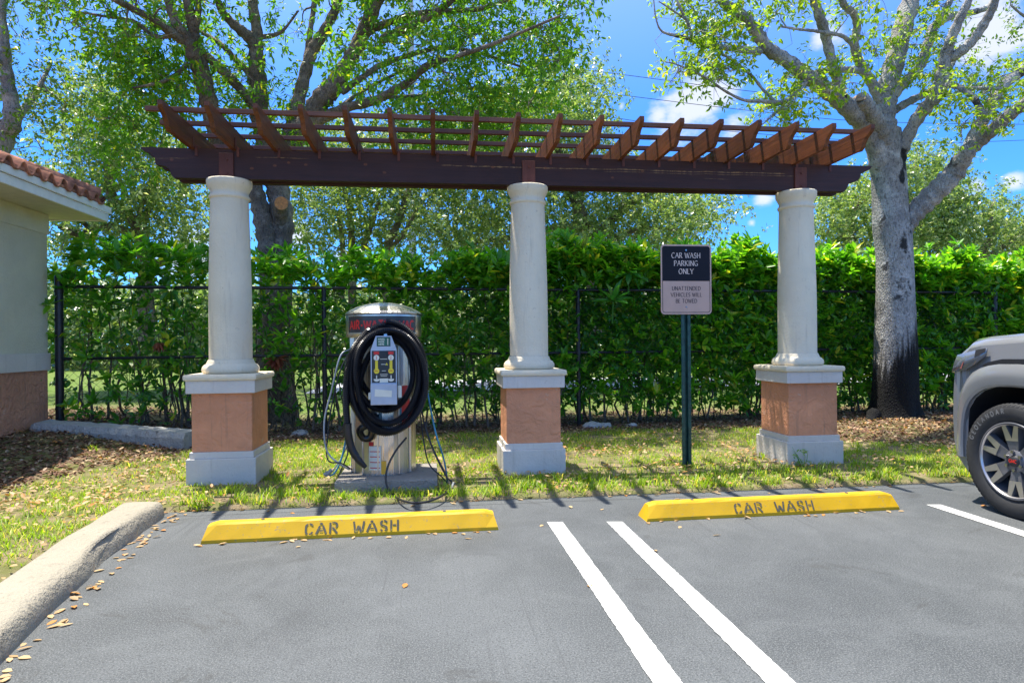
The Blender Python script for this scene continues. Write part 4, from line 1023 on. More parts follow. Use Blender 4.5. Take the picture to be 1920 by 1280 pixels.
        # six twin spokes
        for k in range(6):
            A = R(85+60*k)
            def pt(r_, w_, d): return (x+out*d, yc+r_*math.cos(A)-w_*math.sin(A), zw+r_*math.sin(A)+w_*math.cos(A))
            for s_ in (-1, 1):
                top = [pt(.07, .0, .022), pt(.07, s_*.034, .022), pt(.243, s_*.066, .036), pt(.243, s_*.028, .036), pt(.145, 0, .026)]
                bot = [(p[0]-out*.045, p[1], p[2]) for p in top]
                b.add(top+bot, [(0, 1, 2, 3, 4), (0, 5, 6, 1), (1, 6, 7, 2), (2, 7, 8, 3), (3, 8, 9, 4), (4, 9, 5, 0)])
        ringx(b, [(.0, .024), (.074, .024), (.082, .0), (.082, -.05)], 32)
        b.build('rim', M['rim'], e)
        b = MB(); ringx(b, [(.248, .0485), (.243, .044), (.240, .036)])
        for k in range(6):
            A = R(85+60*k)
            def pt(r_, w_, d): return (x+out*d, yc+r_*math.cos(A)-w_*math.sin(A), zw+r_*math.sin(A)+w_*math.cos(A))
            for s_ in (-1, 1):
                b.add([pt(.135, s_*.0, .0295), pt(.135, s_*.046, .0300), pt(.240, s_*.064, .0395), pt(.240, s_*.032, .0395), pt(.150, 0, .0305)], [(0, 1, 2, 3, 4)])
        b.build('machined_spoke_face', M['machined'], e)
        b = MB(); ringx(b, [(.0, -.06), (.16, -.06), (.165, -.09)], 32); ringx(b, [(.0, -.09), (.236, -.1)], 32); b.build('brake_disc', M['black'], e)
        b = MB()
        for k in range(6):
            A = R(60*k+85); p = Vector((x+out*.020, yc+.062*math.cos(A), zw+.062*math.sin(A))); b.cyl(p, p+Vector((out*.02, 0, 0)), .0115, 6)
        b.build('lug_nuts', M['chrome'], e)
        b = MB(); ringx(b, [(.0, .038), (.036, .036), (.040, .024)], 24); b.build('hub_cap', M['truck_dark'], e)
        b = MB()
        lettering(b, 'GMC', .021, lambda u, v, l: Vector((x+out*(.0375+.001+l), yc-u*(-out) if False else yc+u*out, zw+v-.0105)), .26, gap=.15)
        b.build('red_hub_lettering', M['red'], e)
        b = MB()
        def tm(u, v, l):
            rr_ = .333; a = R(130)-u/rr_ if out < 0 else R(42)+u/rr_
            # seen from outside (left side) the far end of the truck is to the left
            a2 = math.pi-a
            return Vector((x+out*(.0535+l), yc+(rr_-.012+v)*math.cos(a2), zw+(rr_-.012+v)*math.sin(a2)))
        lettering(b, "GEOLANDAR", .032, tm, .26, gap=.62); b.build('white_tyre_lettering', M['white_letter'], e)
        return e
    for (x, yc, out) in ((XL-.012, yw, -1), (XR+.012, yw, 1), (XL-.012, yb, -1), (XR+.012, yb, 1)): wheel(x+(.0), yc, out)
build_truck()

# ------------------------------------------------------------------ vegetation
def unit(v): return v/np.maximum(np.linalg.norm(v, axis=-1, keepdims=True), 1e-9)
def leaves(P, D, N_, L, Wd, fold=.12, droop=.1, rhomb=False):
    """leaf blades: base P, direction D, upper side N_"""
    D = unit(D); S = unit(np.cross(D, N_)); U = np.cross(S, D); L = L[:, None]; Wd = Wd[:, None]
    tip = P+D*L-U*L*droop
    if rhomb:
        V = np.stack([P, P+D*L*.48+S*Wd*.5+U*Wd*fold, tip, P+D*L*.48-S*Wd*.5+U*Wd*fold], 1).reshape(-1, 3); n = len(P); b = np.arange(n)*4
        return V, np.stack([b, b+1, b+2, b+3], -1)
    V = np.stack([P, P+D*L*.30+S*Wd*.46+U*Wd*fold, P+D*L*.68+S*Wd*.42+U*(Wd*fold-L*droop*.4), tip, P+D*L*.68-S*Wd*.42+U*(Wd*fold-L*droop*.4), P+D*L*.30-S*Wd*.46+U*Wd*fold], 1).reshape(-1, 3)
    b = np.arange(len(P))*6
    return V, np.concatenate([np.stack([b, b+1, b+2, b+3], -1), np.stack([b, b+3, b+4, b+5], -1)])
def sprigs(C, Dm, k, L, Wd, spread=.9, along=.0, jitter=.3, grav=0.0, rhomb=False, fold=.12, droop=.1):
    """k leaves round every sprig centre C with axis Dm"""
    n = len(C); C2 = np.repeat(C, k, 0); D2 = np.repeat(unit(Dm), k, 0)
    r = unit(rng.normal(size=(n*k, 3))); r = unit(r-D2*np.sum(r*D2, 1, keepdims=True))
    t = np.tile(np.linspace(0, 1, k), n)[:, None]
    D = unit(D2*(1-spread*(.6+.4*(1-t)))+r*spread+rng.normal(size=(n*k, 3))*jitter*.4); D[:, 2] -= grav; D = unit(D)
    P = C2+D2*t*along+rng.normal(size=(n*k, 3))*.004
    Nn = unit(D2*.6+np.array([0, 0, .8])+rng.normal(size=(n*k, 3))*jitter)
    s = rng.uniform(.65, 1.15, n*k)
    return leaves(P, D, Nn, L*s, Wd*s*rng.uniform(.85, 1.15, n*k), fold, droop, rhomb)
def merge(parts):
    V = []; F = []; b = 0
    for v, f in parts: V.append(v); F.append(f+b); b += len(v)
    return np.concatenate(V), np.concatenate(F)

def inpoly(px, py, poly):
    c = np.zeros(len(px), bool); n = len(poly); j = n-1
    for i in range(n):
        xi, yi = poly[i]; xj, yj = poly[j]
        if yi != yj: c ^= ((yi > py) != (yj > py)) & (px < (xj-xi)*(py-yi)/(yj-yi)+xi)
        j = i
    return c
def clumps(poly, Ya, Yb, count, mind):
    """clump centres through a volume of the crown: outline as seen from the lot, depth Ya..Yb"""
    P = np.array(poly, float); out = []; tries = 0
    while len(out) < count and tries < count*40:
        tries += 1; x = rng.uniform(P[:, 0].min(), P[:, 0].max()); y = rng.uniform(P[:, 1].min(), P[:, 1].max())
        if not inpoly(np.array([x]), np.array([y]), poly)[0]: continue
        c = np.array(at(x, y, rng.uniform(Ya, Yb)))
        if all(np.linalg.norm(c-o) > mind for o in out[-400:]): out.append(c)
    return np.array(out)

class Tree:
    def __init__(s): s.b = MB(); s.nodes = []; s.rads = []; s.tw = MB()
    def limb(s, pts, seg=10, n=6, rough=.06, cap=True, flare=None):
        """pts: (px, py, Y, radius_px)"""
        A = []
        for (x, y, Y, r) in pts: v = at(x, y, Y); d = v.x*_f.x+v.y*_f.y; A.append((v.x, v.y, v.z, r/FPX*d))
        Q = spline(A, n)
        lum = [1+.10*math.sin(i*1.9+pts[0][0]) for i in range(len(Q))]
        s.b.tube([Vector(q[:3]) for q in Q], [max(.003, q[3])*l for q, l in zip(Q, lum)], seg, 0, cap, True, rough)
        for q in Q: s.nodes.append(q[:3]); s.rads.append(q[3])
        return Q
    def twigs_to(s, C, sag=.1, rmax=.028, rmin=.005, maxlen=9, seg=4):
        if len(C) == 0: return
        N = np.array(s.nodes); Rr = np.array(s.rads)
        order = np.argsort([np.min(np.linalg.norm(N-c, axis=1)) for c in C])
        for i in order:
            c = C[i]; d = np.linalg.norm(N-c, axis=1)+(N[:, 2] > c[2]+.3)*.25; j = int(np.argmin(d)); a = N[j]; l = np.linalg.norm(c-a)
            if l > maxlen: continue
            mid1 = a+(c-a)*.35+rng.normal(size=3)*l*.07+np.array([0, 0, l*.06]); mid2 = a+(c-a)*.7+rng.normal(size=3)*l*.07+np.array([0, 0, l*.03])
            r0 = min(rmax, Rr[j]*.65, .007+l*.014); Q = spline([a, mid1, mid2, c], 3)
            rr_ = np.linspace(r0, rmin, len(Q)); s.tw.tube([Vector(q) for q in Q], rr_, seg, 0, False, True)
            N = np.vstack([N, Q[2:]]); Rr = np.concatenate([Rr, rr_[2:]])
        s.nodes = list(N); s.rads = list(Rr)
    def fine(s, C, S_, rad=.004):
        for c, q in zip(C, S_):
            m_ = (c+q)/2+rng.normal(size=3)*.05; s.tw.tube([Vector(c), Vector(m_), Vector(q)], [rad*1.3, rad, rad*.5], 3, 0, False, True)

def crown(C, rad, nspr, k, L, W, spread=.9, along=.1, grav=.3, rhomb=False, flat=.75, upb=.3):
    """sprigs scattered round each clump centre"""
    n = len(C); S_ = np.repeat(C, nspr, 0)+rng.normal(size=(n*nspr, 3))*np.array([rad, rad, rad*flat])*.55
    D = unit((S_-np.repeat(C, nspr, 0))/max(rad, .01)+rng.normal(size=S_.shape)*.35+np.array([0, 0, upb]))
    return sprigs(S_, D, k, L, W, spread, along, .5, grav, rhomb), S_

# --- large mahogany behind the fence, left of centre
def tree_mid():
    t = thing('shade_tree', 'spreading bright green tree with forked dark trunk behind the left column and beam', 'tree', (float(at(515, 600, 10.4).x), 10.4, 0), 'trees behind the hedge')
    T = Tree(); Y = 10.4
    T.limb([(505, 830, Y, 30), (508, 640, Y, 24), (509, 520, Y, 22), (505, 475, Y-.05, 20), (497, 430, Y-.08, 18), (487, 385, Y-.1, 16), (476, 345, Y-.18, 14)], 14)
    T.limb([(528, 830, Y+.1, 30), (526, 560, Y, 22), (527, 480, Y, 19), (530, 420, Y, 20), (522, 360, Y, 21), (514, 320, Y, 25), (520, 285, Y, 24)], 14)
    T.limb([(527, 420, Y-.05, 14), (526, 392, Y-.25, 13), (527, 381, Y-.4, 12)], 10)
    T.limb([(480, 375, Y, 14), (455, 320, Y, 17), (425, 300, Y-.1, 17), (411, 270, Y-.2, 17), (396, 210, Y-.4, 16), (380, 145, Y-.6, 16), (364, 100, Y-.8, 15), (350, 70, Y-.9, 11), (333, 50, Y-1.0, 9), (318, 10, Y-1.1, 8), (300, -60, Y-1.3, 7), (270, -180, Y-1.6, 4)], 12)
    T.limb([(358, 85, Y-.8, 12), (327, 65, Y-1, 9), (285, 37, Y-1.3, 7.5), (240, 12, Y-1.6, 6), (205, -6, Y-1.9, 5), (120, -60, Y-2.2, 3)])
    T.limb([(330, 66, Y-1, 5), (290, 68, Y-.9, 4), (250, 40, Y-.8, 3.5), (190, 30, Y-.6, 2.5), (130, 20, Y-.5, 1.5)], 6)
    T.limb([(366, 98, Y-.8, 11), (362, 50, Y-.9, 10), (352, 5, Y-1, 9), (345, -60, Y-1.1, 7), (360, -200, Y-1.2, 4)])
    T.limb([(366, 60, Y-.9, 6), (372, 20, Y-1, 6), (368, -30, Y-1.1, 5), (372, -160, Y-1.2, 3)], 8)
    T.limb([(513, 320, Y, 18), (500, 265, Y, 12), (480, 207, Y-.1, 10), (440, 155, Y-.3, 9), (398, 115, Y-.6, 8), (377, 97, Y-.8, 6)])
    T.limb([(515, 318, Y, 20), (498, 270, Y, 17), (487, 210, Y, 17), (482, 140, Y-.1, 16), (478, 85, Y-.2, 13), (455, 60, Y-.3, 10), (430, 38, Y-.4, 8), (408, 0, Y-.5, 6), (380, -120, Y-.7, 4)], 12)
    T.limb([(480, 110, Y-.1, 12), (482, 60, Y-.15, 10), (474, 0, Y-.2, 9), (480, -120, Y-.3, 6), (470, -260, Y-.3, 3)])
    T.limb([(483, 150, Y-.1, 7), (460, 130, Y+.1, 6), (440, 110, Y+.2, 5), (410, 80, Y+.3, 4.5), (370, 55, Y+.5, 3), (330, 20, Y+.7, 2)], 6)
    T.limb([(480, 70, Y-.1, 5), (505, 68, Y-.1, 4.5), (530, 58, Y-.2, 3), (560, 20, Y-.3, 2)], 6)
    T.limb([(520, 300, Y, 20), (540, 262, Y, 15), (553, 215, Y, 13), (566, 165, Y, 12), (580, 110, Y, 11), (594, 80, Y, 11), (616, 45, Y, 9), (634, 0, Y, 8), (650, -100, Y, 6), (670, -240, Y, 3)])
    T.limb([(572, 140, Y, 8), (578, 90, Y+.1, 6), (583, 50, Y+.1, 5), (590, 0, Y+.2, 5), (600, -120, Y+.3, 3)], 8)
    T.limb([(521, 300, Y, 22), (555, 255, Y-.1, 20), (585, 215, Y-.2, 20), (608, 180, Y-.3, 19), (633, 150, Y-.4, 16), (655, 112, Y-.5, 13), (680, 68, Y-.6, 12), (704, 15, Y-.8, 10), (725, -50, Y-1, 8), (760, -200, Y-1.2, 4)], 12)
    T.limb([(620, 185, Y-.3, 11), (655, 125, Y-.4, 9), (668, 75, Y-.4, 8), (690, 20, Y-.4, 7), (692, -60, Y-.4, 5)], 8)
    T.limb([(600, 225, Y-.2, 11), (650, 202, Y-.5, 9), (702, 190, Y-.8, 8), (735, 172, Y-1, 7.5), (765, 155, Y-1.2, 7), (802, 124, Y-1.5, 6.5), (850, 108, Y-1.8, 5), (910, 88, Y-2.1, 4), (980, 60, Y-2.4, 3), (1050, 30, Y-2.6, 2)], 9)
    T.limb([(640, 172, Y-.4, 8), (680, 145, Y-.3, 6), (715, 122, Y-.2, 5), (772, 103, Y-.1, 4.5), (830, 90, Y+.1, 4), (900, 100, Y+.3, 3), (990, 130, Y+.6, 2)], 7)
    T.limb([(672, 82, Y-.5, 7), (700, 55, Y-.5, 7), (772, 29, Y-.6, 6), (829, 22, Y-.7, 5.5), (893, 18, Y-.8, 4.5), (940, 4, Y-.9, 4), (1010, -30, Y-1.1, 3)], 7)
    T.limb([(715, 76, Y-.7, 8), (755, 56, Y-.9, 8), (800, 35, Y-1.2, 7), (842, 5, Y-1.5, 6), (900, -60, Y-1.8, 4)], 8)
    T.limb([(635, 205, Y-.4, 5), (700, 185, Y-.2, 4), (790, 180, Y+.1, 3.5), (880, 165, Y+.4, 3), (960, 170, Y+.7, 2)], 6)
    T.limb([(620, 215, Y-.3, 5), (660, 185, Y+.1, 4), (700, 160, Y+.3, 3), (760, 130, Y+.5, 2.5)], 6)
    T.limb([(352, 120, Y-.7, 4), (330, 140, Y-.8, 3.5), (300, 155, Y-.9, 3), (250, 165, Y-1, 2)], 6)
    regs = [([(90, -260), (340, -300), (345, -10), (352, 60), (330, 110), (380, 180), (330, 205), (240, 150), (165, 100), (120, 40)], 8.6, 11.3, 105, .30),
            ([(250, 90), (360, 130), (350, 200), (330, 260), (270, 330), (205, 320), (200, 230), (215, 150)], 9.6, 11.0, 40, .26),
            ([(340, -330), (640, -330), (650, 30), (560, 90), (430, 150), (380, 100), (350, 40)], 9.2, 11.8, 66, .3),
            ([(640, -330), (1130, -330), (1120, -10), (1092, 40), (1105, 60), (1080, 110), (1070, 180), (1020, 210), (960, 235), (880, 240), (760, 215), (690, 180), (620, 120), (600, 40)], 8.3, 11.8, 285, .24),
            ([(720, 190), (1010, 200), (960, 270), (860, 300), (760, 270)], 9.4, 11.2, 34, .26),
            ([(390, 110), (600, 200), (600, 300), (560, 300), (420, 250), (400, 190)], 9.8, 11.2, 20, .3)]
    Cs = [clumps(p, a, b_, n, md) for p, a, b_, n, md in regs]; C = np.concatenate(Cs)
    T.twigs_to(C, maxlen=3.5)
    (V, F), S_ = crown(C, .42, 14, 8, .098, .036, .85, .14, .55)
    sel = rng.random(len(S_)) < .3; T.fine(np.repeat(C, 14, 0)[sel], S_[sel], .0035)
    T.b.build('trunk', M['bark_brown'], t); T.tw.build('branches', M['bark_brown'], t)
    np_mesh('crown', V, F, M['leaf_mid'], t)
    for (x, y, Yq, r) in ((474, 347, Y-.22, 13), (527.5, 381, Y-.43, 12)):
        b = MB(); p = at(x, y, Yq); d = Vector((.05, -.9, .25 if y < 350 else .02)); b.disc(p, d, r/FPX*10, 20); b.build('pruned_limb_end', M['cut'], t)
tree_mid()

# --- silver-barked tree in front of the fence on the right
def tree_right():
    Y = 8.6; base = at(1680, 790, Y)
    t = thing('shade_tree', 'silver grey barked tree with blackened trunk foot and thin foliage beside the right column', 'tree', (base.x, Y, 0), 'trees in the mulch bed')
    T = Tree()
    # trunk with root flare, lofted by hand
    rows = [(1676, 812, 74, .25), (1678, 797, 58, .18), (1678, 780, 45, .10), (1678, 755, 40, .04), (1679, 720, 38, .03), (1680, 660, 36, .02), (1679, 600, 33.5, .015), (1678, 540, 31.5, .015), (1677, 480, 31, .015), (1673, 430, 32, .02), (1670, 395, 30, .02), (1668, 350, 29, .02), (1664, 310, 29, .02), (1658, 275, 30, .02), (1655, 245, 30, .02)]
    A = []
    for (x, y, r, fl) in rows: v = at(x, y, Y); A.append((v.x, v.y, v.z, r/FPX*(v.x*_f.x+v.y*_f.y), fl))
    Q = spline(A, 5); seg = 40; V = []
    for i, q in enumerate(Q):
        for k in range(seg):
            a = 2*math.pi*k/seg; lobes = 1+q[4]*(1.6*math.cos(3*a+.4)+1.0*math.cos(5*a+1.2))+.018*math.sin(7*a+q[2]*3)+random.uniform(-.008, .008)
            V.append((q[0]+q[3]*lobes*math.cos(a), q[1]+q[3]*lobes*math.sin(a), q[2]))
        T.nodes.append(q[:3]); T.rads.append(q[3])
    T.b.add(V, [(i*seg+k, i*seg+(k+1) % seg, (i+1)*seg+(k+1) % seg, (i+1)*seg+k) for i in range(len(Q)-1) for k in range(seg)], 0, True)
    L = T.limb
    root = [(1640, 775, Y-.12, 13), (1625, 800, Y-.3, 9), (1600, 815, Y-.5, 6), (1560, 826, Y-.8, 3)]; L(root, 8)
    L([(1715, 780, Y-.1, 12), (1740, 798, Y-.2, 8), (1765, 806, Y-.4, 4)], 8)
    L([(1662, 275, Y-.08, 17), (1650, 245, Y-.2, 16), (1635, 215, Y-.35, 15), (1622, 196, Y-.45, 14), (1612, 184, Y-.52, 14)], 14)
    L([(1656, 270, Y, 26), (1655, 230, Y, 22), (1660, 190, Y, 19), (1672, 135, Y+.1, 18), (1688, 70, Y+.2, 17), (1706, 5, Y+.3, 16), (1725, -70, Y+.5, 13), (1740, -200, Y+.8, 7)], 14)
    L([(1656, 320, Y, 22), (1640, 272, Y-.1, 16), (1618, 235, Y-.2, 16), (1592, 204, Y-.4, 17), (1562, 178, Y-.5, 15), (1530, 155, Y-.7, 14), (1500, 132, Y-.9, 13), (1465, 108, Y-1, 12), (1438, 90, Y-1.1, 12), (1418, 60, Y-1.2, 11), (1395, 32, Y-1.3, 10), (1365, 12, Y-1.4, 9), (1345, -15, Y-1.5, 8), (1320, -80, Y-1.7, 5), (1280, -200, Y-1.9, 3)], 14)
    L([(1425, 97, Y-1.1, 8), (1400, 95, Y-1.2, 6.5), (1362, 90, Y-1.4, 5.5), (1325, 86, Y-1.6, 4.5), (1290, 72, Y-1.8, 3.5), (1262, 66, Y-1.9, 3), (1240, 58, Y-2, 2), (1230, 35, Y-2.1, 1.5), (1225, -5, Y-2.1, 1.2)], 8)
    L([(1298, 74, Y-1.8, 3), (1290, 45, Y-1.8, 2.8), (1275, 15, Y-1.9, 2.5), (1262, -20, Y-1.9, 2)], 6)
    L([(1290, 40, Y-1.8, 2), (1262, 20, Y-2, 1.8), (1235, 3, Y-2.1, 1.2)], 5)
    L([(1512, 150, Y-.8, 6), (1497, 168, Y-1.0, 5.5), (1478, 187, Y-1.2, 5), (1458, 193, Y-1.3, 4.5), (1428, 190, Y-1.4, 3.5), (1395, 188, Y-1.6, 3), (1358, 170, Y-1.7, 2.6), (1330, 150, Y-1.8, 2.3), (1300, 134, Y-1.9, 2), (1265, 120, Y-2, 1.4), (1240, 115, Y-2, 1)], 6)
    L([(1455, 192, Y-1.3, 3), (1432, 170, Y-1.2, 3), (1412, 145, Y-1.3, 3), (1392, 128, Y-1.4, 2.5), (1365, 108, Y-1.5, 2.4), (1335, 92, Y-1.6, 2)], 6)
    L([(1480, 185, Y-1.2, 2.4), (1462, 205, Y-1.3, 2), (1440, 225, Y-1.4, 1.5), (1420, 240, Y-1.5, 1)], 5)
    L([(1578, 172, Y-.45, 10), (1566, 140, Y-.5, 9.5), (1557, 105, Y-.6, 9), (1546, 60, Y-.7, 9), (1535, 25, Y-.8, 9), (1522, -20, Y-.9, 7), (1510, -120, Y-1, 4)], 12)
    L([(1656, 200, Y, 13), (1640, 165, Y-.1, 10), (1622, 135, Y-.2, 9), (1608, 110, Y-.3, 8), (1602, 80, Y-.4, 7.5), (1607, 50, Y-.5, 7), (1600, 25, Y-.6, 6.5), (1580, 5, Y-.7, 6), (1565, -60, Y-.9, 4)], 12)
    L([(1620, 134, Y-.25, 6), (1590, 131, Y-.5, 6.5), (1555, 132, Y-.7, 6), (1528, 138, Y-.8, 5.5), (1515, 144, Y-.85, 4)], 8)
    L([(1598, 84, Y-.4, 4.5), (1580, 68, Y-.6, 4), (1550, 62, Y-.8, 3.5), (1525, 58, Y-.9, 3), (1495, 55, Y-1.1, 2.6), (1465, 50, Y-1.2, 2)], 6)
    L([(1668, 185, Y, 12), (1690, 160, Y+.1, 10), (1715, 138, Y+.2, 9), (1732, 110, Y+.3, 9), (1742, 75, Y+.4, 8.5), (1752, 50, Y+.5, 8), (1785, 30, Y+.6, 7), (1830, 22, Y+.7, 5.5), (1858, 8, Y+.8, 5), (1870, -30, Y+.9, 4)], 10)
    L([(1748, 62, Y+.4, 6), (1765, 30, Y+.3, 6), (1785, -10, Y+.3, 5), (1800, -100, Y+.3, 3)], 8)
    L([(1682, 305, Y-.05, 14), (1695, 270, Y-.15, 12), (1720, 222, Y-.3, 12), (1748, 188, Y-.5, 13), (1765, 150, Y-.6, 12), (1773, 105, Y-.7, 10), (1785, 70, Y-.8, 9), (1802, 30, Y-.9, 8), (1822, -15, Y-1, 6), (1840, -120, Y-1.1, 4)], 12)
    L([(1772, 115, Y-.65, 9), (1800, 98, Y-.8, 9), (1825, 75, Y-.9, 8.5), (1845, 45, Y-1, 8), (1862, 12, Y-1.1, 7.5), (1875, -30, Y-1.2, 6), (1900, -140, Y-1.3, 3)], 10)
    L([(1680, 205, Y+.05, 8), (1710, 188, Y+.2, 7), (1745, 170, Y+.35, 6), (1775, 140, Y+.5, 5), (1790, 110, Y+.6, 4)], 8)
    L([(1772, 155, Y-.6, 6), (1800, 165, Y-.7, 5.5), (1822, 180, Y-.8, 6), (1838, 205, Y-.9, 6), (1848, 232, Y-1, 5)], 8)
    L([(1805, 168, Y-.7, 4), (1840, 165, Y-.9, 3.5), (1880, 168, Y-1.1, 3)], 6)
    L([(1690, 425, Y, 22), (1708, 405, Y-.05, 19), (1735, 378, Y-.15, 19), (1765, 350, Y-.3, 19), (1790, 322, Y-.4, 18), (1812, 287, Y-.6, 15), (1835, 266, Y-.7, 13), (1865, 240, Y-.9, 12), (1900, 210, Y-1.1, 11), (1935, 182, Y-1.3, 10), (2020, 90, Y-1.7, 6)], 14)
    L([(1815, 285, Y-.6, 12), (1830, 245, Y-.5, 10.5), (1848, 215, Y-.4, 10), (1866, 180, Y-.3, 10), (1890, 152, Y-.2, 9.5), (1925, 125, Y-.1, 9), (1990, 60, Y, 5)], 12)
    regs = [([(1262, -100), (1400, -100), (1400, 20), (1370, 60), (1310, 40), (1260, 30)], 6.9, 7.6, 26, .2),
            ([(1260, 110), (1345, 95), (1385, 130), (1370, 175), (1330, 150), (1270, 140)], 6.4, 7.2, 13, .16),
            ([(1290, 40), (1370, 60), (1400, 90), (1330, 86)], 6.6, 7.4, 9, .16),
            ([(1400, -100), (1550, -100), (1500, 60), (1470, 80), (1420, 20)], 7.2, 8.2, 20, .22),
            ([(1400, 150), (1520, 120), (1620, 130), (1600, 170), (1540, 175), (1500, 190), (1430, 180)], 7.0, 8.2, 16, .2),
            ([(1430, 195), (1530, 190), (1500, 235), (1450, 240)], 7.0, 7.8, 9, .16),
            ([(1560, -100), (1700, -100), (1670, 60), (1640, 110), (1610, 110), (1590, 40)], 7.6, 8.8, 22, .22),
            ([(1700, -80), (1840, -80), (1840, 20), (1790, 70), (1830, 130), (1800, 150), (1740, 110), (1700, 130), (1690, 90), (1720, 30)], 8, 9.4, 26, .22),
            ([(1680, 100), (1750, 120), (1770, 170), (1710, 170)], 8.2, 9.2, 8, .2),
            ([(1770, 150), (1850, 130), (1920, 110), (1980, 100), (1980, 190), (1860, 235), (1800, 245), (1770, 200)], 7.2, 9.2, 42, .2),
            ([(1300, -400), (1950, -400), (1950, -100), (1300, -100)], 6.8, 9.6, 50, .3)]
    C = np.concatenate([clumps(*r) for r in regs])
    T.twigs_to(C, maxlen=2.5, rmax=.016, rmin=.004)
    (V, F), S_ = crown(C, .26, 10, 7, .075, .030, .85, .09, .45)
    sel = rng.random(len(S_)) < .5; T.fine(np.repeat(C, 10, 0)[sel], S_[sel], .003)
    # bare hanging twigs
    for _ in range(90):
        j = rng.integers(len(T.nodes)); p = np.array(T.nodes[j]); 
        if T.rads[j] > .04: continue
        q = p+rng.normal(size=3)*[.18, .15, .12]+[0, 0, -.12]; T.tw.tube([Vector(p), Vector((p+q)/2+rng.normal(size=3)*.05), Vector(q)], [.004, .003, .0015], 3, 0, False)
    tr = T.b.build('trunk', M['bark_grey'], t); T.tw.build('branches', M['bark_grey'], t); np_mesh('crown', V, F, M['leaf_right'], t)
    b = MB(); p = at(1612, 183, Y-.53); b.disc(p, (-.45, -.55, .7), .088, 20); b.build('pruned_limb_end', M['cut_old'], t)
tree_right()

# --- trees farther back
def far_tree(label, trunk, limbs, regs, Y, rad=.75, nspr=30, k=8, L=.12, W=.06, mat='leaf_far', bark='bark_far', name='oak_tree', maxlen=5, grav=.1, twr=.04):
    b0 = at(trunk[0][0], 650, trunk[0][2]); t = thing(name, label, 'tree', (b0.x, trunk[0][2], 0), 'trees behind the hedge')
    T = Tree(); T.limb(trunk, 10)
    for l in limbs: T.limb(l, 8)
    C = np.concatenate([clumps(*r) for r in regs]); T.twigs_to(C, maxlen=maxlen, rmax=twr, rmin=.008)
    (V, F), S_ = crown(C, rad, nspr, k, L, W, .95, .12, grav, True, .8)
    T.b.build('trunk', M[bark], t); T.tw.build('branches', M[bark], t); np_mesh('crown', V, F, M[mat], t)

far_tree('dark leafy tree with mottled trunk at the left edge above the tiled roof', [(-60, 640, 9.8, 22), (-30, 400, 9.8, 20), (2, 270, 9.8, 18), (24, 222, 9.7, 16), (15, 160, 9.6, 12), (8, 90, 9.5, 10), (0, 0, 9.4, 9), (10, -150, 9.4, 6)],
         [[(20, 235, 9.7, 9), (45, 205, 9.9, 7), (70, 170, 10.1, 5), (95, 120, 10.3, 3)], [(12, 130, 9.6, 7), (-30, 90, 9.2, 5), (-60, 60, 9, 4)]],
         [([(-180, -250), (110, -250), (125, 20), (100, 90), (125, 120), (135, 175), (120, 240), (90, 285), (0, 275), (-180, 260)], 8.9, 11, 120, .3)], 9.8, .42, 14, 8, .068, .032, 'leaf_dark', 'bark_grey', 'shade_tree', 3, .3, .02)
far_tree('slender pale trunked oak between the building roof and the left column', [(275, 640, 14, 15), (268, 450, 14, 12), (235, 400, 14, 10), (210, 370, 14, 9), (200, 300, 14, 7), (192, 200, 14, 5), (190, 150, 14, 3)],
         [[(260, 440, 14, 8), (200, 425, 13.8, 7), (150, 440, 13.5, 6), (110, 425, 13.2, 4)], [(262, 435, 14, 8), (285, 370, 14.3, 6), (300, 300, 14.6, 5), (310, 240, 14.8, 3)], [(272, 450, 14, 6), (262, 400, 13.8, 5), (285, 340, 13.6, 4)],
          [(180, 440, 13.7, 5), (140, 405, 13.4, 4), (100, 390, 13, 3)], [(285, 500, 14, 8), (330, 480, 14, 7), (380, 468, 14, 5)]],
         [([(95, 400), (130, 300), (120, 240), (150, 150), (190, 125), (235, 190), (300, 240), (380, 300), (400, 480), (330, 490), (300, 460), (200, 480), (90, 500)], 12.8, 15.6, 125, .45)], 14, .62, 28, 8, .10, .052)
far_tree('multi stemmed oak seen under the beam between the left and middle columns', [(730, 640, 16, 9), (725, 480, 16, 8), (745, 420, 16, 7), (765, 360, 16, 6), (780, 300, 16, 4)],
         [[(660, 640, 16, 8), (660, 480, 16, 7), (655, 400, 16, 5), (640, 340, 16, 4)], [(665, 500, 16, 6), (690, 440, 16, 5), (710, 380, 16.4, 4)], [(728, 470, 16, 5), (755, 440, 15.6, 4), (790, 380, 15.5, 3)], [(640, 560, 16, 6), (643, 470, 16, 5), (635, 400, 16, 4)]],
         [([(540, 260), (600, 240), (820, 240), (840, 400), (830, 470), (740, 450), (560, 480), (535, 400)], 15, 18, 130, .5)], 16, .66, 29, 8, .11, .056)
far_tree('broad dense oak behind the middle column and the sign', [(1120, 640, 17, 16), (1110, 460, 17, 14), (1090, 400, 17, 12), (1060, 330, 17, 9), (1040, 240, 17, 6)],
         [[(1110, 450, 17, 9), (1160, 400, 17, 8), (1220, 360, 16.6, 6), (1290, 350, 16.4, 4)], [(1100, 430, 17, 9), (1030, 430, 17, 7), (960, 445, 17, 6), (880, 455, 17, 4)], [(1105, 440, 17, 7), (1080, 410, 17, 7), (1100, 330, 17, 5)], [(1120, 460, 17, 7), (1200, 430, 17, 5), (1270, 430, 17, 3)]],
         [([(830, 240), (960, 170), (1100, 120), (1130, 140), (1120, 180), (1140, 205), (1110, 250), (1100, 300), (1300, 340), (1360, 380), (1350, 410), (1310, 440), (1300, 475), (1100, 480), (830, 480)], 15.2, 19.5, 300, .5)], 17, .72, 31, 8, .115, .06)
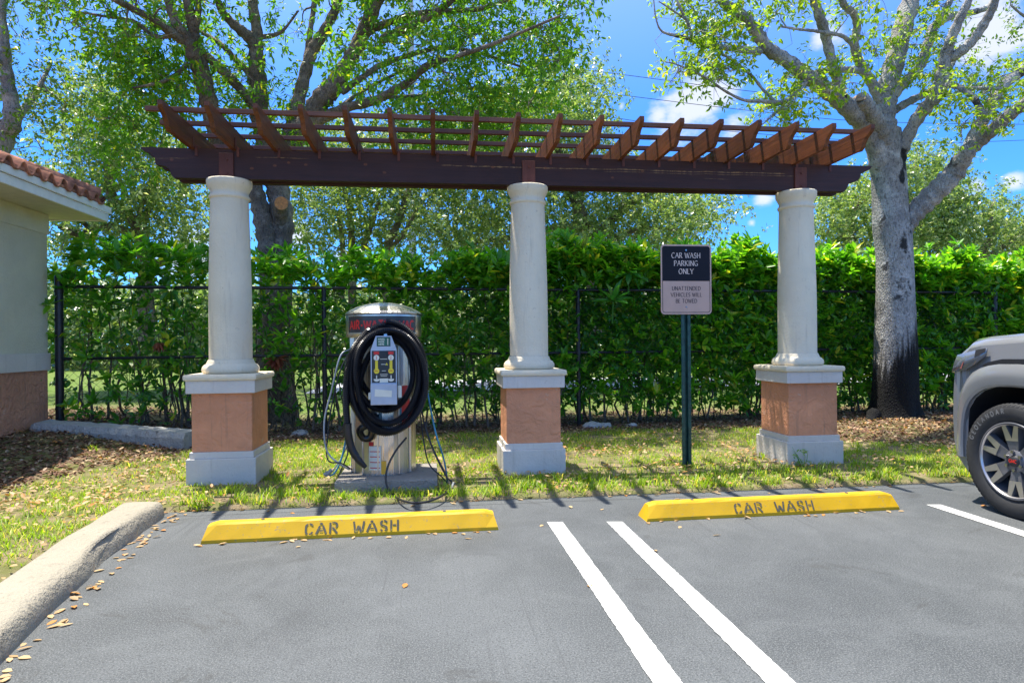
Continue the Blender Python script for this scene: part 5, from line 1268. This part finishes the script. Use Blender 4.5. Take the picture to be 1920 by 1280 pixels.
far_tree('grey green oak behind the hedge between the right column and the silver trunk', [(1600, 640, 15, 10), (1600, 480, 15, 8), (1595, 430, 15, 7), (1610, 380, 15, 5)], [[(1598, 460, 15, 6), (1560, 420, 15, 4)]],
         [([(1530, 400), (1560, 360), (1620, 350), (1700, 300), (1720, 285), (1775, 290), (1790, 320), (1770, 400), (1760, 480), (1530, 480)], 14, 16.5, 105, .45)], 15, .62, 34, 8, .105, .055)
far_tree('low ragged oak behind the hedge at the far right', [(1840, 640, 16, 9), (1840, 500, 16, 8), (1850, 460, 16, 6), (1870, 420, 16, 4)], [[(1842, 490, 16, 6), (1900, 450, 16, 5), (1960, 440, 16, 3)], [(1858, 420, 16, 3), (1860, 385, 16, 2)], [(1780, 500, 16, 4), (1770, 440, 16, 3), (1740, 400, 16, 2)]],
         [([(1740, 390), (1800, 400), (1850, 390), (1862, 365), (1885, 395), (1910, 410), (1990, 440), (1990, 490), (1740, 490)], 15, 17.5, 75, .45),
          ([(1770, 330), (1800, 350), (1820, 400), (1760, 420)], 15, 16.5, 12, .4)], 16, .56, 32, 8, .105, .055)
far_tree('dark leaved tree reaching in at the top right corner', [(2080, 640, 9, 18), (2060, 300, 9, 15), (2020, 100, 9, 9), (1980, 0, 9, 6), (1940, -60, 9, 4)], [[(2020, 110, 9, 5), (1970, 60, 8.8, 4), (1920, 30, 8.6, 2.5), (1895, 10, 8.5, 1.5)]],
         [([(1885, -200), (2200, -200), (2200, 150), (1990, 140), (1930, 80), (1890, 55)], 8.4, 9.8, 55, .28)], 9, .30, 12, 8, .075, .034, 'leaf_dark', 'bark_grey', 'shade_tree', 3, .3, .02)

# --- clipped hedge behind the fence
def hedge():
    t = thing('hedge', 'tall glossy green hedge growing through and over the black fence', 'hedge', (2.2, 9.6, 0))
    def dens(x, z):
        d = .55+.7*fbm(x*1.1, z*1.4, 41)
        d = d*(np.interp(x, [-5, -3.5, -2.2, -1.2, 0, 1.0, 2, 9, 13], [.27, .33, .28, .42, .8, .9, 1.3, 1.45, 1.45]))
        d = d*np.interp(z, [0, .25, .6, 1.1, 1.9, 2.2, 2.7], [.08, .28, .62, .9, 1.05, 1.5, 1.3]); return d
    def top(x): return 2.36+.62*(fbm(x*1.9, x*0+3, 44)-.4)+np.interp(x, [-5, -4, -3, -2, 0, 2, 5, 8, 13], [-.10, .0, -.05, -.2, -.1, .0, .0, .0, .05])
    n = 16000; x = rng.uniform(-4.9, 13, n*3); z = rng.uniform(.12, 2.85, n*3); d = rng.beta(1.1, 1.9, n*3)*1.25-.10
    tp = top(x); keep = (rng.random(n*3)*2.3 < dens(x, z)) & ~((np.abs(z-1.93) < .10) & (d < .15) & (rng.random(n*3) < .5)) & (z < tp+np.abs(rng.normal(size=n*3))*.09-.03)
    x, z, d = x[keep], z[keep], d[keep]; y = fy(x)+.06+d+.08*rng.normal(size=len(x))*(z > 1.95)
    S_ = np.stack([x, y, z], -1); D = np.stack([rng.normal(size=len(x))*.5, -.9+d*1.0+rng.normal(size=len(x))*.4, .55+rng.normal(size=len(x))*.35], -1)
    big = (z > tp[keep]-.42) | (rng.random(len(x)) < .10)
    far_out = y < fy(x)-.12; y[far_out] = fy(x[far_out])
    V2, F2 = sprigs(S_[~big], D[~big], 6, .098, .050, .85, .07, .5, .15, droop=.12)
    # bright shoots to the right of the middle column, darker leaves elsewhere
    br = (S_[big][:, 0] > 2.0) | (rng.random(big.sum()) < .35)
    P1 = sprigs(S_[big][br], D[big][br]+[0, 0, .6], 8, .165, .062, .62, .06, .35, .0, droop=.12)
    P2 = sprigs(S_[big][~br], D[big][~br]+[0, 0, .6], 8, .175, .066, .62, .06, .35, .0, droop=.12)
    nf = 3600; xf = rng.uniform(-4.8, 12.5, nf); zf = .25+2.15*rng.random(nf)**.75; kf = rng.random(nf) < np.interp(xf, [-5, -1.5, 0, 1, 3, 9], [.3, .3, .5, .7, 1, 1])*np.interp(zf, [.2, .8, 1.9, 2.4], [.3, .6, 1, 1])*(.3+1.3*(fbm(xf*1.3, zf*1.3, 47) > .48))
    kf &= ~((np.abs(zf-1.92) < .13) & (rng.random(nf) < .6)); xf, zf = xf[kf], zf[kf]; nf = len(xf); Sf = np.stack([xf, fy(xf)+rng.uniform(-.10, .16, nf), zf], -1); Df = np.stack([rng.normal(size=nf)*.45, -.75+rng.normal(size=nf)*.25, .75+rng.normal(size=nf)*.3], -1)
    h_ = rng.random(nf) < .45
    P1 = merge([P1, sprigs(Sf[h_], Df[h_], 8, .165, .064, .62, .05, .35, .0, droop=.15), sprigs(Sf[~h_], Df[~h_], 6, .10, .042, .7, .05, .4, .0, droop=.15)])
    np_mesh('young_shoots', *P1, M['leaf_hedge2'], t); V, F = merge([P2, (V2, F2)]); np_mesh('foliage', V, F, M['leaf_hedge'], t)
    b = MB()
    for _ in range(300):
        x0 = rng.uniform(-4.8, 12); y0 = fy(x0)+rng.uniform(.18, 1.2); h = rng.uniform(1.2, 2.5); p = [(x0, y0, -.02)]
        for s_ in range(1, 7): p.append((p[-1][0]+rng.normal()*.06, p[-1][1]+rng.normal()*.05, h*s_/6))
        r0 = rng.uniform(.006, .022); b.tube([Vector(q) for q in p], np.linspace(r0, .004, 7), 5, 0, False)
    for _ in range(900):
        x0 = rng.uniform(-4.8, 12); z0 = rng.uniform(.2, 2.2); y0 = fy(x0)+rng.uniform(.02, .9); d_ = rng.normal(size=3)*[.22, .12, .2]; p = Vector((x0, y0, z0)); 
        b.tube([p, p+Vector(d_)*.5+Vector(rng.normal(size=3)*.03), p+Vector(d_)], [.0045, .0035, .0015], 3, 0, False)
    b.build('stems', M['bark_brown'], t)
hedge()

# single plants that stand out from the hedge
def rosette(name, label, p, n, L, W, tilt, mat, cat='plant', stem=.3, droop=.22, group=None, lean=(0, -.25, 0)):
    t = thing(name, label, cat, (p[0], p[1], max(p[2]-stem, 0)), group); p = np.array(p)
    a = np.arange(n)*2.399963; el = np.linspace(R(tilt[0]), R(tilt[1]), n)
    D = np.stack([np.cos(a)*np.cos(el), np.sin(a)*np.cos(el), np.sin(el)], -1)+np.array(lean)
    V, F = leaves(np.repeat(p[None], n, 0)+D*.02, D, np.repeat([[0, -.35, 1.]], n, 0), L*rng.uniform(.8, 1.1, n), W*rng.uniform(.85, 1.1, n), .14, droop)
    np_mesh('leaves', V, F, M[mat], t)
    b = MB(); b.tube([Vector((p[0], p[1]+.06, p[2]-stem)), Vector((p[0], p[1]+.03, p[2]-stem*.4)), Vector(p)], [.014, .012, .01], 6, 0, False); b.build('stem', M['leaf_big'], t)
rosette('umbrella_plant', 'broad leaved rosette poking through the fence left of the sign', tuple(at(1150, 566, 8.72)), 11, .30, .095, (80, 5), 'leaf_big')
rosette('umbrella_plant', 'drooping broad leaves above the fence rail left of the sign top', tuple(at(1180, 512, 8.85)), 9, .28, .09, (25, -45), 'leaf_big')
rosette('umbrella_plant', 'dark broad leaves behind the left end of the fence', tuple(at(185, 568, 8.7)), 12, .26, .10, (60, -20), 'leaf_hedge')
rosette('umbrella_plant', 'pale green leaf whorl hanging at the top rail left of the left column', tuple(at(320, 545, 8.6)), 9, .19, .07, (50, -50), 'leaf_big')
rosette('dead_leaf_cluster', 'dead reddish leaves caught on the middle rail right of the left column', tuple(at(518, 672, 8.66)), 30, .15, .05, (20, -85), 'leaf_dead', 'dead leaves', .1)
rosette('dead_leaf_cluster', 'small dead brown leaf bunch left of the left column', tuple(at(298, 640, 8.5)), 16, .13, .03, (-30, -88), 'leaf_dead', 'dead leaves', .1)
def frond():
    t = thing('palm_seedling', 'bright yellow green frond rising above the hedge right of the middle column', 'plant', (float(at(1085, 480, 9.0).x), 9.0, 0)); 
    b0 = at(1078, 492, 9.0); P = []; D = []
    for k in range(12): f = k/11; P.append(np.array(b0)+np.array([.10*f, 0, .22*f])); D.append([.5+random.uniform(-.5, .3), random.uniform(-.3, .3), 1.0])
    V, F = leaves(np.array(P), np.array(D), np.repeat([[0, -1., .2]], 12, 0), np.full(12, .24), np.full(12, .035), .05, .05); np_mesh('leaves', V, F, M['frond'], t)
    b = MB(); b.tube([b0+Vector((0, .05, -.9)), b0, b0+Vector((.1, 0, .22))], [.012, .01, .004], 6, 0, False); b.build('stem', M['frond'], t)
frond()
def strap_plant(label, x, Y, n, L, seedv, kw=.028):
    t = thing('strap_leaf_plant', label, 'plant', (x, Y, 0)); g = np.random.default_rng(seedv); b = MB()
    for k in range(n):
        a = g.uniform(0, 2*math.pi); o = g.uniform(.15, .5)*L; h = g.uniform(.6, 1)*L; w_ = kw; pts = []
        for f in np.linspace(0, 1, 7): pts.append((x+math.cos(a)*o*f**1.5, Y+math.sin(a)*o*f**1.5*.5, .05+h*math.sin(f*1.9)/math.sin(1.57)))
        V = []
        for f, p in zip(np.linspace(0, 1, 7), pts): ww = w_*(1-f**2)*.5+.001; V += [(p[0]-ww, p[1], p[2]), (p[0]+ww, p[1], p[2])]
        b.add(V, [(2*i, 2*i+1, 2*i+3, 2*i+2) for i in range(6)])
    b.build('blades', M['leaf_big'], t)
strap_plant('long strap leaved plant behind the fence left of the left column', -3.15, 8.85, 14, 1.15, 3)
strap_plant('low strap leaved clump behind the fence beside the left column', -2.35, 8.8, 12, .6, 5)

# --- lawn, fallen leaves
def lawn():
    n = 330000; x = rng.uniform(-7.5, 7.8, n); y = rng.uniform(1.6, 8.9, n)
    ok = ((y > 4.97) | (x < kerb_x(y)-.29)) & ~((x < kerb_x(y)+.02) & (x > kerb_x(y)-.31) & (y < 4.97)) & (x > -6.8)
    pad = (x > -.83) & (x < .02) & (y > 5.25) & (y < 6.0)
    for cx in (-1.835, .888, 3.615): pad |= (abs(x-cx) < .29) & (abs(y-6.05) < .31)
    lm = litter_mask(x, y); p = (1-lm)*(.25+1.15*sstep(.34, .62, fbm(x*2.4, y*2.4, 31)))
    p = p*np.where((y > 4.9) & (y < 5.35) & (x > -1.9), .45+.9*(fbm(x*3, y*3, 35) > .52), 1)
    p = p*(1-.45*sstep(.5, .62, fbm(x*1.1+5, y*1.6, 39))*(y < 8)); p = np.where((x < -4.2) & (y > 2), p*.1, p)
    keep = ok & ~pad & (rng.random(n) < p*.68); x, y = x[keep], y[keep]; n = len(x); z = ground_z(x, y)
    a = rng.uniform(0, 2*math.pi, n); h = rng.uniform(.018, .052, n)*(.7+.7*fbm(x*2, y*2, 37)); ln = h*rng.uniform(.4, 1.6, n); w_ = rng.uniform(.0022, .0042, n)
    dx, dy = np.cos(a), np.sin(a); sx, sy = -dy*w_, dx*w_
    P0 = np.stack([x, y, z], -1); D = np.stack([dx*ln, dy*ln, h], -1); S_ = np.stack([sx, sy, sx*0], -1)
    M1 = P0+D*[.35, .35, .6]; V = np.stack([P0-S_, P0+S_, M1+S_*.85, M1-S_*.85, P0+D*[1, 1, 1]+np.stack([0*x, 0*x, -h*.05], -1)], 1).reshape(-1, 3); b = np.arange(n)*5
    tag(np_mesh('lawn_grass', V, [np.stack([b, b+1, b+2, b+3], -1), np.stack([b+3, b+2, b+4], -1)], M['grass']), 'patchy green and yellow lawn grass around the pergola', 'grass', kind='stuff')
    # coarse tufts in the sparse strip along the asphalt
    T = []
    for _ in range(190):
        if random.random() < .75: tx = random.uniform(-1.9, 4.6); ty = random.uniform(4.98, 5.5)
        else: tx = random.uniform(-4, 5); ty = random.uniform(5.4, 7.5)
        if abs(tx+.4) < .44 and ty > 5.2 and ty < 6: continue
        for k in range(random.randint(10, 26)):
            a = random.uniform(0, 6.28); hh = random.uniform(.03, .085); T.append((tx+random.gauss(0, .03), ty+random.gauss(0, .02), a, hh, random.uniform(.3, 1.3)*hh))
    T = np.array(T); x, y, a, h, ln = T.T; z = ground_z(x, y)+.003; w_ = np.full(len(x), .0045); dx, dy = np.cos(a), np.sin(a); P0 = np.stack([x, y, z], -1); D = np.stack([dx*ln, dy*ln, h], -1); S_ = np.stack([-dy*w_, dx*w_, 0*w_], -1)
    M1 = P0+D*[.4, .4, .7]; V = np.stack([P0-S_, P0+S_, M1+S_*.8, M1-S_*.8, P0+D], 1).reshape(-1, 3); b = np.arange(len(x))*5
    tag(np_mesh('grass_tufts', V, [np.stack([b, b+1, b+2, b+3], -1), np.stack([b+3, b+2, b+4], -1)], M['grass']), 'coarse grass tufts along the asphalt edge', 'grass', kind='stuff')
lawn()
def scatter(n, x, y, zoff, L, W, name, label, mat, lift=.25):
    z = ground_z(x, y)+zoff if zoff < .5 else np.full(len(x), .003)
    a = rng.uniform(0, 2*math.pi, len(x)); D = np.stack([np.cos(a), np.sin(a), rng.normal(size=len(x))*lift], -1); Nn = unit(np.stack([rng.normal(size=len(x))*lift, rng.normal(size=len(x))*lift, np.ones(len(x))], -1))
    V, F = leaves(np.stack([x, y, z], -1), D, Nn, rng.uniform(.6, 1.2, len(x))*L, rng.uniform(.7, 1.2, len(x))*W, .16, -.05)
    V[:, 2] = np.maximum(V[:, 2], .001 if zoff >= .5 else -1)
    tag(np_mesh(name, V, F, M[mat]), label, 'fallen leaves', kind='stuff')
def litter():
    n = 70000; x = rng.uniform(-6.5, 10, n); y = rng.uniform(5.0, 10.6, n); lm = litter_mask(x, y)
    keep = (rng.random(n) < lm*np.where(y > 9.3, .5, 1)) & ~((x < -4.7) & (y < 8.6)); x, y = x[keep], y[keep]
    scatter(len(x), x, y, .012, .055, .026, 'leaf_litter', 'brown fallen leaves covering the bed below the hedge', 'litter', .35)
    n = 30000; x = rng.uniform(-6.5, 7.5, n); y = rng.uniform(1.8, 8.4, n); p = .12+.9*sstep(.5, .7, fbm(x*1.9, y*1.9, 51))
    ok = ((y > 4.98) | (x < kerb_x(y)-.30)) & ~((x < kerb_x(y)+.05) & (y < 4.97) & (x > kerb_x(y)-.31)) & ~((x > -.83) & (x < .02) & (y > 5.25) & (y < 6))
    p = p+2.2*np.exp(-((x+1.85)**2+(y-5.02)**2)/.05)
    keep = ok & (rng.random(n) < p*.8); x, y = x[keep], y[keep]
    scatter(len(x), x, y, .032, .050, .024, 'lawn_leaves', 'tan fallen leaves scattered over the lawn', 'litter_tan', .3)
    # drift along the kerb, under the stops and loose on the asphalt
    ys = rng.uniform(2.0, 5.1, 95); xs = kerb_x(ys)+np.abs(rng.normal(size=95))*.05+.03; n2 = 20
    xs = np.concatenate([xs, rng.uniform(-1.43, .38, 26), rng.uniform(1.4, 3.3, 20), rng.uniform(-1.6, 4.4, n2), rng.normal(size=60)*.12-1.80, rng.uniform(-1.6, 4.5, 60)]); ys = np.concatenate([ys, 4.115+rng.normal(size=26)*.02, 4.18+rng.normal(size=20)*.02, rng.uniform(3.0, 4.9, n2)**1, 5.02+rng.normal(size=60)*.06, 4.93+rng.normal(size=60)*.03])
    scatter(len(xs), xs, ys, 1.0, .05, .025, 'asphalt_leaves', 'small tan leaves drifted along the kerb and parking stops', 'litter_tan', .12)
litter()

def weed():
    p = at(1505, 880, 5.70); t = thing('weed', 'small weed growing against the foot of the right column', 'weed', (p.x, 5.70, 0)); b = MB()
    for k in range(5):
        q = Vector((p.x+random.uniform(-.02, .02), 5.70, 0)); d = Vector((random.uniform(-.10, .04), random.uniform(-.05, .03), random.uniform(.1, .22))); b.tube([q, q+d*.5+Vector((.01, 0, 0)), q+d], [.003, .0025, .001], 4, 0, False)
    b.build('stem', M['leaf_hedge'], t); S_ = np.array([[p.x+rng.uniform(-.09, .05), 5.69+rng.uniform(-.04, .02), rng.uniform(.03, .2)] for _ in range(26)])
    V, F = sprigs(S_, np.repeat([[0, -.3, 1.]], 26, 0), 4, .028, .010); np_mesh('leaves', V, F, M['leaf_hedge2'], t)
weed()
def rocks():
    for i, (x, y, s_) in enumerate(((1110, 788, .12), (1135, 795, .09), (562, 792, .10), (1185, 790, .07))):
        Yr = 8.75; p = at(x, y, Yr); bm = bmesh.new(); bmesh.ops.create_icosphere(bm, subdivisions=3, radius=1)
        for v in bm.verts: c = v.co.copy(); v.co = Vector((c.x*s_*1.3, c.y*s_, c.z*s_*.6))*(1+.25*(vnoise(np.array([c.x*1.7+i*3]), np.array([c.y*1.7+c.z]), 61)[0]-.5)*2)
        b = MB(); b.bm(bm, 0, True); o = b.build('rock', M['old_concrete']); o.location = (p.x, Yr, float(ground_z(p.x, Yr))+.01); o.rotation_euler = (0, 0, i*1.3)
        tag(o, ['pale rock below the fence left of the sign post, the larger of two', 'pale rock below the fence just right of the larger rock', 'pale rock below the fence left of the vacuum station', 'smallest pale rock below the fence nearest the sign post'][i], 'rock', 'pale rocks below the fence')
rocks()

# --- power lines and a concrete pole beyond the trees
def lines():
    Yp = 32
    P0 = at(775, 640, Yp); b = MB(); zt = at(775, -60, Yp).z; b.cyl((P0.x, Yp, -.2), (P0.x, Yp, zt), .22, 16, r1=.14); po = thing('utility_pole', 'pale concrete utility pole faintly seen through the middle tree crown', 'pole', (P0.x, Yp, 0))
    b.build('pole_shaft', M['pole'], po); b = MB(); b.box(P0.x-.9, P0.x+.9, Yp-.06, Yp+.06, zt-.7, zt-.58); b.build('cross_arm', M['pole'], po)
    xe = at(2400, 300, Yp).x
    for (pts, lab) in (([(775, 95), (1110, 133), (1440, 175), (1700, 196), (2300, 205)], 'uppermost power line crossing the sky between the trees'), ([(775, 130), (1160, 178), (1440, 211), (1690, 230), (2300, 236)], 'second power line from the top'),
                       ([(775, 165), (1145, 220), (1260, 236), (1500, 257), (1720, 268), (1920, 263), (2300, 245)], 'third power line passing just above the pergola'), ([(775, 310), (1200, 350), (1790, 373), (1920, 377), (2300, 380)], 'lowest power line low in the sky at the right')):
        A = [tuple(at(x, y, Yp)) for x, y in pts]; Q = spline(A, 8); b = MB(); b.tube([Vector(q) for q in Q], .016, 4, 0, False)
        tag(b.build('power_line', M['wire'], origin=A[0]), lab, 'power line', 'power lines in the sky')
lines()

def far_woods():
    n = 26000; x = rng.uniform(-45, 45, n); y = rng.uniform(27, 36, n); h = 2.2+2.6*fbm(x*.22, y*.1, 71)+1.0*fbm(x*.9, y*.5, 73); z = rng.random(n)**.8*h
    S_ = np.stack([x, y, z], -1); V, F = sprigs(S_, np.stack([rng.normal(size=n)*.4, -.6+rng.normal(size=n)*.4, .6+rng.normal(size=n)*.3], -1), 5, .34, .2, .95, .2, .5, .1, True)
    tag(np_mesh('distant_shrubbery', V, F, M['leaf_far']), 'belt of distant low green shrubbery beyond the road', 'shrubbery', kind='stuff')
far_woods()
